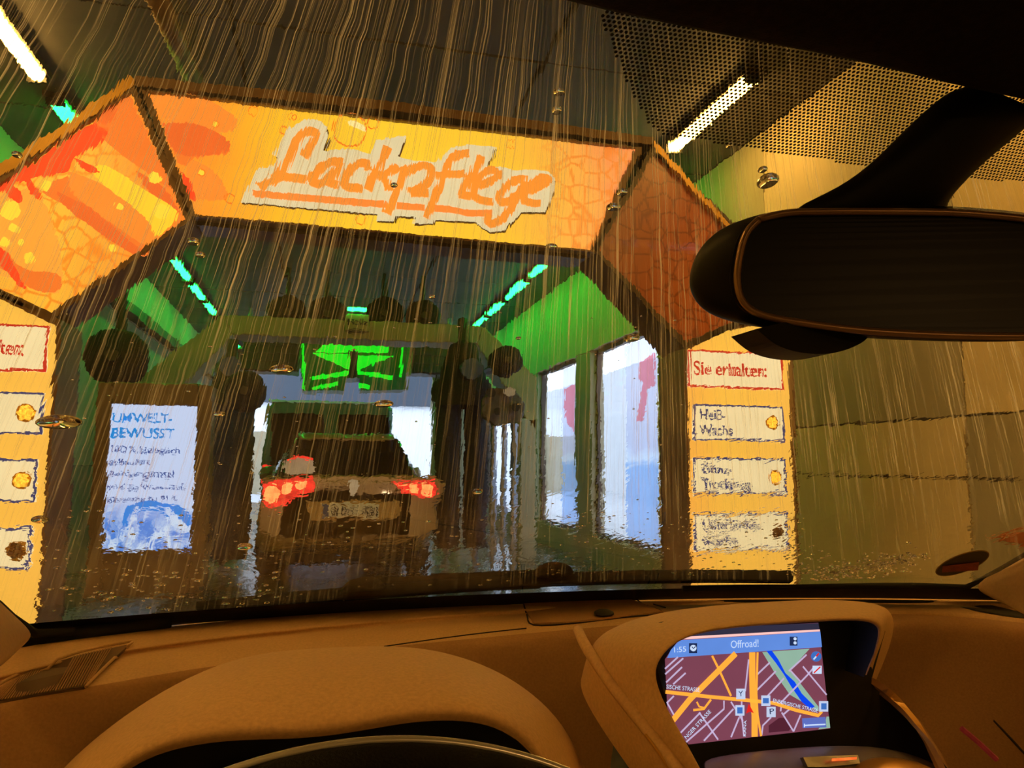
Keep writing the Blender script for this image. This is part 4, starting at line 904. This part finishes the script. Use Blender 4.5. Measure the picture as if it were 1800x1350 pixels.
def seam(pts, r=0.0018, name='seam', m='groove', parent=None, lift=0.0005):
    q = [DH(p.x, p.y, lift) for p in catmull([Vector((a,b,0)) for a, b in pts], 4)]; q = [p for p in q if p is not None]
    return MB().tube(q, r, 6).build(name, M[m], parent or dash, smooth=True)
# centre speaker lid
lid = [(920,1060),(940,1056),(1000,1051),(1082,1049),(1120,1060),(1166,1078),(1100,1085),(1010,1096),(938,1099),(926,1080)]
q = [DH(a,b,0.004) for a, b in lid]; MB().prism(q, (0,0,-0.004)).build('speaker_lid', M['dash_low'], dash, bevel=0.001)
seam(lid+[lid[0]], 0.0014)
p = DH(1061,1084,0.006); MB().dome(p, (0,-.2,1), 0.014, 0.006, el=1.3, ax=(1,0,0)).build('light_sensor', M['black'], dash, smooth=True)
seam([(1085,1049),(1120,1058),(1170,1072)], 0.0012, lift=0.004)
# left side vent with slats
vent = [(-60,1245),(0,1212),(60,1182),(130,1158),(228,1136),(190,1170),(148,1210),(60,1226),(0,1236),(-60,1256)]
q = [DH(a,b,0.003) for a, b in vent]; vo = MB().prism(q, (0,0,-0.004)).build('side_vent', M['vent'], dash)
seam([(-40,1230),(30,1192),(100,1164),(160,1146),(230,1132)], 0.002, 'vent_edge', 'dash', vo, 0.004); seam([(232,1134),(190,1172),(150,1212)], 0.002, 'vent_edge', 'dash', vo, 0.004)
for k in range(44):
    x0 = -20+k*5; a = (x0, interp([(-60,1245),(0,1214),(60,1184),(130,1160),(228,1138)], x0)); b = (x0-34, interp([(-100,1260),(0,1236),(60,1226),(148,1210),(228,1138)], max(x0-34,-90)))
    pa, pb = DH(*a, 0.005), DH(*b, 0.005)
    if pa and pb and (pa-pb).length < 0.2: MB().tube([pa, pb], 0.0008, 4).build('vent_slat', M['dash_low'], vo)
# fold lines of the face
seam([(675,1137),(780,1122),(860,1112),(925,1105)], 0.001)
seam([(1800,1202),(1740,1206),(1706,1214),(1712,1230),(1760,1280),(1820,1345)], 0.0028)
airb = None
# defroster recess at right
q = [DH(a,b,0.001) for a, b in ((1648,1050),(1690,1052),(1740,1062),(1800,1078),(1830,1090),(1780,1086),(1720,1074),(1665,1062))]
MB().prism(q, (0,0,-0.002)).build('speaker_recess', M['groove'], dash)

# --- instrument hood
def PY(lst, Y): return [P(a, b, Y=Y) for a, b in lst]
ridge = [(30,1460),(75,1385),(125,1332),(200,1270),(300,1205),(400,1162),(480,1147),(560,1141),(630,1138),(700,1137),(770,1144),(840,1164),(900,1192),(960,1235),(1010,1292),(1050,1390)]
lip = [(110,1470),(165,1385),(210,1340),(270,1306),(340,1290),(400,1283),(460,1281),(520,1280),(590,1274),(660,1262),(730,1250),(800,1247),(860,1254),(915,1280),(960,1330),(1000,1430)]
r1 = PY(ridge, 0.78); r3 = PY(lip, 0.60)
back = [Vector((p.x, 0.93, min(p.z-0.035, ZR-0.275))) for p in r1]
mid0 = [p+Vector((0,0.05,-0.006)) for p in r1]
mid = [p.lerp(q_, 0.5)+Vector((0,0.0,0.010)) for p, q_ in zip(r1, r3)]
fr1 = [p.lerp(q_, 0.85)+Vector((0,0,0.006)) for p, q_ in zip(r1, r3)]
under = [p+Vector((0,0.008,-0.010)) for p in r3]; inner = [p+Vector((0,0.10,-0.02)) for p in r3]
MB().grid([back, mid0, r1, mid, fr1, r3, under]).build('instrument_hood', M['dash'], oc, smooth=True, sub=2)
hd = MB().grid([under, inner, [Vector((p.x, 0.72, ZR-0.42)) for p in r3]]).build('instrument_cowl', M['black'], oc, smooth=True, sub=1)
for cx_, rr in ((0.30-0.36, 0.055), (0.30-0.20, 0.055)):
    MB().tube([(cx_+.02, 0.70, ZR-0.30),(cx_+.02, 0.695, ZR-0.302)], rr, 28).build('gauge', M['glass_tint'], hd)
    MB().tube([(cx_+.02+rr*math.cos(k*math.pi/14), 0.694, ZR-0.302+rr*math.sin(k*math.pi/14)) for k in range(29)], 0.003, 6).build('gauge_rim', M['silver'], hd)

# --- steering wheel
wt = P(645,1300,Y=0.30); wc = wt+Vector((-0.0,-0.055,-0.18))
sw = thing('steering_wheel', 'dark leather steering wheel rim with an added highlight line along its top below the instrument hood', 'steering wheel', wc)
ud = (wt-wc).normalized(); Rw = (wt-wc).length+0.0; rd = Vector((1,0,0)); nd = rd.cross(ud)
MB().grid([[wc+(rd*math.sin(t_)+ud*math.cos(t_))*(Rw-0.016+0.016*math.cos(s_))+nd*0.016*math.sin(s_) for s_ in [2*math.pi*k/12 for k in range(12)]] for t_ in [2*math.pi*i/72 for i in range(73)]], closed=True).build('rim', M['leather'], sw, smooth=True)
MB().tube([wc+(rd*math.sin(t_)+ud*math.cos(t_))*(Rw-0.0004)+nd*0.003 for t_ in [math.radians(-60+2*i) for i in range(61)]], 0.0017, 6).build('rim_highlight', M['rim_glint'], sw, smooth=True)  # grazing highlight on the wheel rim, modelled as a thin bright tube
MB().dome(wc+nd*(-0.0), -nd if nd.y > 0 else nd, 0.075, 0.03, 20, 5, 1.2, rd).build('hub', M['leather'], sw, smooth=True)
for a_ in (-90, 90, 180):
    t_ = math.radians(a_); MB().tube([wc, wc+(rd*math.sin(t_)+ud*math.cos(t_))*(Rw-0.02)], [0.03, 0.016], 8).build('spoke', M['leather'], sw, smooth=True)
MB().tube([wc+Vector((0,0.02,0)), wc+Vector((0,0.42,0.02))], 0.03, 12).build('column', M['black'], sw)

# --- navigation unit
Ov = [(1225,1400,.60),(1150,1300,.66),(1088,1222,.72),(1048,1165,.77),(1028,1122,.82),(1060,1102,.88),(1120,1083,.93),(1220,1069,.97),(1330,1061,1.0),(1430,1056,1.0),(1530,1061,1.0),(1575,1078,.94),(1578,1108,.86),(1560,1150,.80),(1538,1190,.75)]
Ev = [(1255,1400,.58),(1210,1310,.62),(1170,1240,.655),(1152,1190,.67),(1158,1160,.672),(1182,1130,.674),(1220,1110,.676),(1290,1098,.678),(1370,1092,.68),(1450,1087,.682),(1520,1084,.684),(1548,1092,.686),(1553,1108,.688),(1542,1145,.69),(1525,1186,.70)]
o3 = [P(a,b,Y=c) for a, b, c in Ov]; e3 = [P(a,b,Y=c) for a, b, c in Ev]
nm = [p.lerp(q_, .45)+Vector((0,0,.012)) for p, q_ in zip(o3, e3)]; nm2 = [p.lerp(q_, .88)+Vector((0,0,.006)) for p, q_ in zip(o3, e3)]
nv = thing('navigation_unit', 'hooded navigation unit in the dash centre showing a street map', 'screen', P(1300,1200,Y=.72))
MB().grid([[p+Vector((0,.03,-.05)) for p in o3], o3, nm, nm2, e3, [p+Vector((0,.006,-.004)) for p in e3]]).build('hood', M['dash'], nv, smooth=True, sub=2)
MB().grid([[p+Vector((0,.006,-.004)) for p in e3], [p+Vector((0,.075,-.006)) for p in e3]]).build('hood_lining', M['black'], nv, smooth=True)
SYY = 0.735
bez = [(1152,1165),(1168,1122),(1210,1103),(1300,1091),(1552,1083),(1556,1110),(1532,1195),(1600,1265),(1680,1370),(1680,1440),(1250,1440),(1200,1330)]
bezo = MB().prism([P(a,b,Y=SYY) for a, b in bez], (0,0.03,0)).build('bezel', M['black'], nv)
def sq(pts, name, m, lv, parent=None, Y=SYY): return MB().prism([P(a,b,Y=Y-0.0015-lv*0.00035) for a, b in pts], (0,0.0003,0)).build(name, m, parent)
zx, zy = 1736/360.0, 1350/280.0
def zp(x, y): return (1140+x/zx, 1070+y/zy)
e = 0.95
Em = {k: emat('map_'+k, c, s, na=0.03, ns=40) for k, c, s in (('ground',(122,66,84),1),('bar',(96,140,222),1),('dark_bar',(48,46,66),1),('pinkline',(255,200,195),1),('road',(255,172,60),1.05),('street',(196,178,214),.95),('park',(142,178,160),1),('river',(10,70,235),1),('whiteish',(200,220,250),1),('ink',(30,45,85),1),('block',(82,34,50),1),('red',(225,35,30),1),('icon',(190,205,235),1),('scale',(90,110,190),1),('compass',(60,110,190),1))}
scr_poly = [(300,235),(430,170),(1440,120),(1540,1015),(340,1150),(165,960),(140,430),(180,370),(245,280)]
scr = sq([zp(*p) for p in scr_poly], 'screen', Em['ground'], 0, nv)
sq([zp(*p) for p in [(320,222),(440,165),(1440,122),(1450,178),(300,240)]], 'status_strip', Em['dark_bar'], 1, scr)
sq([zp(*p) for p in [(300,238),(1452,176),(1454,192),(270,262)]], 'title_line', Em['pinkline'], 2, scr)
sq([zp(*p) for p in [(262,268),(1456,194),(1470,325),(158,418),(190,350)]], 'title_bar', Em['bar'], 2, scr)
def onmap(pts, wd, name, m, lv):
    q = [P(*zp(a,b), Y=SYY-0.0015-lv*0.00035) for a, b in pts]; MB().ribbon(q, wd/zx*0.80/FPX, Vector((0,1,0)), (0,0.0003,0)).build(name, Em[m], scr)
sq([zp(*p) for p in [(965,368),(1365,340),(1200,520),(1440,830),(1440,870),(1200,730),(1080,560)]], 'map_park', Em['park'], 1, scr)
sq([zp(*p) for p in [(1000,358),(1045,355),(1100,430),(1160,545),(1240,620),(1300,720),(1410,830),(1370,850),(1300,790),(1210,660),(1150,560),(1080,460)]], 'map_river', Em['river'], 2, scr)
sq([zp(*p) for p in [(1110,925),(1160,925),(1210,1010),(1190,1035),(1020,1050),(1020,990)]], 'map_block', Em['block'], 1, scr)
for st in ([(140,510),(250,410)],[(142,555),(295,420)],[(150,625),(285,495)],[(210,640),(315,545)],[(250,1075),(440,880)],[(320,1130),(640,850),(640,780)],[(430,880),(590,1110)],[(470,1120),(720,850)],[(820,700),(850,430)],[(920,560),(1030,455)],[(920,690),(1080,530)],[(1010,740),(1150,590)],[(1120,800),(1350,560),(1400,500)],[(1290,620),(1200,520)],[(1310,490),(1510,730)],[(1190,530),(1340,390)],[(960,1070),(970,990),(1040,920)],[(700,1090),(770,920)],[(1130,880),(1230,1040)],[(1230,1040),(1290,900)],[(1130,800),(1120,870)],[(155,800),(215,740)],[(160,800),(215,900)],[(790,760),(790,900),(810,1080)],[(700,790),(800,950)],[(1140,900),(1210,840)]):
    onmap(st, 13, 'map_street', 'street', 3)
for st, wd in (([(180,980),(350,770),(560,560),(740,380)],48),([(540,400),(600,520),(700,740)],18),([(145,705),(500,745),(880,780),(1060,800),(1250,860),(1440,905),(1470,870)],28),([(880,370),(880,560),(885,760),(900,900),(900,1085)],56),([(925,370),(915,720),(925,900),(955,1080)],18),([(380,860),(470,850),(530,770)],18),([(410,790),(430,830),(470,840)],14)):
    onmap(st, wd, 'map_road', 'road', 4)
def maptext(s, x0, y0, x1, y1, h, m, lv=6):
    a = P(*zp(x0,y0), Y=SYY-0.0015-lv*0.00035); b = P(*zp(x1,y1), Y=SYY-0.0015-lv*0.00035); r_ = (b-a); L = r_.length; r_.normalize(); u_ = r_.cross(Vector((0,1,0))); u_ = -u_ if u_.z < 0 else u_
    text(s, a, r_, u_, h/zy*0.80/FPX, Em[m], scr, width=L, depth=0.00005, bold=0.0)
maptext('Offroad!', 695, 335, 930, 322, 62, 'whiteish'); maptext('1:55', 205, 372, 305, 364, 42, 'whiteish')
maptext('SISCHE STRASSE', 148, 676, 430, 705, 32, 'whiteish'); maptext('NGER STRASSE', 320, 1110, 530, 880, 32, 'whiteish'); maptext('ENBURGISCHE STRASSE', 1050, 790, 1430, 880, 30, 'whiteish')
maptext('KANA', 825, 1085, 830, 950, 24, 'whiteish')
def icon(x, y, w_, h_, m, lv, name): sq([zp(x-w_,y-h_), zp(x+w_,y-h_), zp(x+w_,y+h_), zp(x-w_,y+h_)], name, Em[m], lv, scr)
for (x_, y_) in ((783,723),(775,862),(995,780),(1040,875),(1485,828)): icon(x_, y_, 38, 44, 'icon', 5, 'map_icon')
maptext('P', 1022, 895, 1060, 890, 44, 'ink', 7); maptext('Y', 765, 745, 803, 740, 44, 'ink', 7)
icon(775,862,22,26,'compass',6,'icon_mark'); icon(995,780,24,22,'compass',6,'icon_mark'); icon(1487,828,22,26,'compass',6,'icon_mark')
icon(1430,518,38,34,'whiteish',5,'no_entry_icon'); onmap([(1402,545),(1458,492)], 10, 'icon_slash', 'red', 7)
icon(378,335,34,42,'ink',4,'clock_icon'); icon(1230,275,32,38,'ink',4,'signal_icon')
def disc(x, y, r, m, lv, name): sq([zp(x+r*math.cos(k*.3927), y+r*math.sin(k*.3927)) for k in range(16)], name, Em[m], lv, scr)
disc(380,334,27,'whiteish',5,'clock_dial'); onmap([(368,322),(380,338),(400,320)], 7, 'clock_hand', 'ink', 6)
disc(1243,255,13,'whiteish',5,'signal_dot'); disc(1243,290,13,'whiteish',5,'signal_dot')
disc(1422,405,44,'compass',5,'compass_icon'); onmap([(1400,430),(1422,405)], 12, 'compass_needle', 'whiteish', 6); onmap([(1422,405),(1444,378)], 12, 'compass_needle', 'red', 6)
sq([zp(*p) for p in [(850,805),(893,885),(860,872),(828,888)]], 'position_arrow', Em['red'], 7, scr)
sq([zp(*p) for p in [(1303,930),(1500,918),(1508,1005),(1308,1012)]], 'scale_box', Em['scale'], 4, scr)
onmap([(1322,990),(1500,980)], 10, 'scale_bar', 'whiteish', 6); onmap([(1322,975),(1322,1005)], 8, 'scale_bar', 'whiteish', 6)
sq([zp(*p) for p in [(1510,915),(1530,915),(1540,1010),(1440,1022),(1500,960)]], 'map_park', Em['park'], 3, scr)
# left ridge, lower shelf, right trim strip
MB().tube(catmull([P(1016,1108,Y=.86), P(1032,1140,Y=.80), P(1080,1210,Y=.73), P(1140,1285,Y=.67), P(1215,1385,Y=.60)], 4), 0.006, 8).build('console_edge', M['dash'], oc, smooth=True)
shelf = [[P(a,b,Y=c) for a, b, c in row] for row in ([(1225,1330,.715),(1330,1316,.715),(1480,1304,.715),(1580,1312,.715),(1660,1345,.715)],[(1235,1348,.68),(1340,1334,.68),(1480,1324,.68),(1580,1332,.68),(1665,1365,.68)],[(1250,1420,.64),(1350,1410,.64),(1480,1400,.64),(1590,1400,.64),(1670,1420,.64)])]
MB().grid(shelf).build('console_shelf', mat('grey_console', s2l((120,110,108)), 0.4, ns=100, na=.05), oc, smooth=True, sub=2, solid=0.004)
bt_ = MB().grid([[P(a,b,Y=.672) for a, b in ((1412,1331),(1450,1329),(1508,1327))],[P(a,b,Y=.668) for a, b in ((1420,1348),(1455,1348),(1512,1342))]]).build('eject_button', M['silver'], oc, solid=0.006)
MB().grid([[P(a,b,Y=.665) for a, b in ((1462,1334),(1505,1331))],[P(a,b,Y=.664) for a, b in ((1462,1338),(1505,1335))]]).build('button_glow', mat('red_amber_glow', (1,.1,.02), emit=(1.0,.12,.02), es=1.3, na=.5, ns=120), oc, solid=0.001)
MB().dome(P(1560,1415,Y=.66), (-.1,-.4,1), 0.045, 0.036, 20, 5, 1.6, (1,0,0)).build('knob_cover', M['amber_strip'], oc, smooth=True)
tp = catmull([P(1522,1190,Y=.74), P(1560,1215,Y=.72), P(1600,1255,Y=.69), P(1635,1305,Y=.66), P(1668,1370,Y=.62)], 5)
MB().ribbon(tp, [0.006+0.005*k/len(tp) for k in range(len(tp))], Vector((0,1,.3)), (0,0.01,0)).build('trim_strip', M['amber_strip'], oc)
cp_ = [[P(a,b,Y=c) for a, b, c in r_] for r_ in ([(1530,1194,.95),(1576,1228,.94),(1618,1268,.92),(1656,1326,.90),(1696,1415,.86)],[(1525,1196,.745),(1570,1232,.725),(1612,1272,.70),(1650,1330,.67),(1690,1420,.64)])]
MB().grid(cp_).build('console_side', M['dash_low'], oc, smooth=True, solid=.004)
MB().tube([P(1690,1280,Y=.755), P(1720,1305,Y=.75), P(1752,1335,Y=.745)], 0.003, 6).build('red_glow_line', mat('dim_red_glow', (.5,.05,.03), emit=(.06,.004,.003), es=1.0, na=.5, ns=60), oc)
# lower left console next to the ridge
MB().grid([[P(a,b,Y=c) for a, b, c in r_] for r_ in ([(1118,1268,.76),(1150,1310,.735),(1180,1355,.71),(1210,1410,.68)],[(1080,1300,.80),(1075,1330,.78),(1070,1370,.74),(1080,1440,.70)])]).build('vent_panel', M['black'], oc, smooth=True)
MB().tube([P(1135,1292,Y=.66), P(1160,1325,Y=.64), P(1182,1362,Y=.62)], 0.0015, 6).build('vent_trim', M['amber_strip'], oc)

# --- pillars
def pillar(pts, r, name, flat_=0.6):
    return MB().tube([P(a,b,Y=c) for a, b, c in pts], r, 12).build(name, M['pillar'], oc, smooth=True)
lp = [[P(a,b,Y=c) for a, b, c in r_] for r_ in ([(-330,640,.70),(-160,900,.95),(-40,1030,1.08),(20,1088,1.15),(58,1122,1.20)],[(-420,700,.60),(-230,960,.80),(-90,1080,.92),(-10,1120,1.02),(30,1142,1.10)],[(-480,800,.50),(-320,1040,.68),(-160,1150,.82),(-60,1190,.92),(-20,1190,.98)])]
MB().grid(lp).build('pillar_trim', M['pillar'], oc, smooth=True, sub=2, solid=0.01)
def edge(pts, name='windscreen_seal'): MB().tube([P(a,b,Y=c) for a, b, c in pts], 0.006, 8).build(name, M['rubber'], oc, smooth=True)
edge([(-330,640,.70),(-160,900,.95),(-40,1030,1.08),(20,1086,1.15),(62,1114,1.2),(130,1110,1.22)])
MB().tube([P(40,1112,Y=1.21), P(75,1122,Y=1.22), P(150,1112,Y=1.24), P(300,1092,Y=1.28)], 0.010, 8).build('windscreen_seal', M['rubber'], oc, smooth=True)
rp = [[P(a,b,Y=c) for a, b, c in r_] for r_ in ([(2050,800,.80),(1930,895,.95),(1830,962,1.08),(1760,1002,1.15),(1700,1036,1.2)],[(2100,870,.72),(2000,950,.84),(1900,1010,.95),(1820,1045,1.05),(1760,1060,1.12)],[(2200,1000,.62),(2080,1050,.75),(1960,1100,.86),(1880,1110,.94),(1830,1100,1.0)])]
MB().grid(rp).build('pillar_trim', M['pillar'], oc, smooth=True, sub=2, solid=0.01)
edge([(2050,800,.80),(1930,893,.95),(1830,958,1.08),(1760,998,1.15),(1698,1032,1.2),(1600,1030,1.22),(1400,1030,1.28),(1200,1034,1.3)])
# --- headliner
hl = [(-300,-420),(200,-230),(600,-105),(800,-45),(950,0),(1100,36),(1230,62),(1350,86),(1460,106),(1560,127),(1680,158),(1800,182),(1950,215),(2300,290)]
hz = ZR+0.212
e0 = [P(a,b,Z=hz) for a, b in hl]
e0 = [Vector((p.x, p.y, hz)) for p in e0]
hrows = [[p+Vector((0,0.035,0.05)) for p in e0], [p+Vector((0,0.012,0.012)) for p in e0], e0, [p+Vector((0,-0.03,0.0)) for p in e0], [p+Vector((0,-0.12,0.03)) for p in e0], [Vector((p.x,-0.3,hz+0.07)) for p in e0], [Vector((p.x,-1.2,hz+0.08)) for p in e0]]
MB().grid(hrows).build('headliner', M['headliner'], oc, smooth=True, sub=1, solid=0.012, soff=1)
dl_ = thing('dash_fill_lamp', 'unseen warm fill lamp added under the headliner to brighten the dash', 'lamp', (0.4,-0.75,hz+0.05))  # unseen lamp added to lift the light on the dashboard
MB().box(0.28,0.52,-0.85,-0.65,hz+0.045,hz+0.07).build('fill_housing', M['black'], dl_, bevel=.004)
MB().box(0.30,0.50,-0.83,-0.67,hz+0.030,hz+0.045).build('fill_lens', mat('warm_fill_glow', (1,.6,.25), emit=(1.0,0.52,0.16), es=14, na=.02), dl_)
# --- interior mirror
mr_ = thing('rear_view_mirror', 'dark interior rear view mirror on a curved stalk', 'mirror', P(1560,480,Y=.42))
def MP(px, py, d): return P(px, py, Y=d)
def mdepth(px): return 0.445-0.075*(px-1190)/700
face = [(1335,385),(1312,410),(1300,450),(1296,495),(1306,530),(1335,552),(1400,566),(1530,582),(1700,590),(1850,588),(1900,560),(1908,490),(1895,420),(1850,392),(1700,375),(1560,372),(1450,372),(1385,374)]
outl = [(1250,400),(1215,430),(1196,465),(1189,500),(1210,540),(1250,562),(1330,580),(1500,598),(1700,606),(1880,604),(1935,570),(1945,490),(1930,405),(1870,378),(1700,360),(1560,356),(1430,360),(1330,372)]
f3 = [MP(a,b,mdepth(a)-0.018) for a, b in face]; o3_ = [MP(a,b,mdepth(a)) for a, b in outl]
cen = sum(o3_, Vector())/len(o3_)
b3 = [p.lerp(cen, .35)+Vector((0,.035,-.005)) for p in o3_]; b4 = [p.lerp(cen, .8)+Vector((0,.045,-.005)) for p in o3_]
f2 = [p.lerp(q_, .12) for p, q_ in zip(f3, o3_)]
g_ = MB().grid([f2, [p.lerp(q_, .6)+Vector((0,-.004,0)) for p, q_ in zip(f3, o3_)], o3_, b3, b4], closed=True); n0 = len(b4); g_.f.append(tuple(4*n0+k for k in range(n0)))
g_.build('mirror_shell', M['mirror_shell'], mr_, smooth=True, sub=2)
MB().prism(catmull(f2+[f2[0]], 3)[:-1], (0,.003,0)).build('mirror_glass', M['mirror_glass'], mr_)
MB().tube(catmull(f3+[f3[0]], 4), 0.0023, 8).build('mirror_rim_highlight', M['mirror_rim_highlight'], mr_, smooth=True)
# button bump below
bmp = [(1330,578),(1365,606),(1410,620),(1460,621),(1500,610),(1525,592),(1500,575),(1400,565)]
MB().prism([MP(a,b,.405) for a, b in [(q.x,q.y) for q in catmull([Vector((a,b,0)) for a, b in bmp+bmp[:1]], 5)[:-1]]], (0,.03,.0)).build('sensor_pod', M['mirror_shell'], mr_, bevel=.004)
stk = [[MP(a,b,c) for a, b, c in r_] for r_ in (
   [(1360,380,.42),(1450,345,.41),(1520,300,.40),(1580,240,.392),(1640,185,.385),(1690,150,.38)],
   [(1480,385,.405),(1540,345,.398),(1590,300,.388),(1640,250,.38),(1700,205,.372),(1750,165,.368)],
   [(1690,385,.40),(1668,362,.395),(1690,330,.388),(1735,285,.38),(1790,240,.375),(1850,195,.37)],
   [(1600,380,.43),(1620,340,.42),(1650,300,.41),(1690,260,.40),(1740,220,.39),(1780,180,.385)])]
MB().grid(stk, closed=False).build('stalk', M['mirror_shell'], mr_, smooth=True, sub=2, solid=.008)
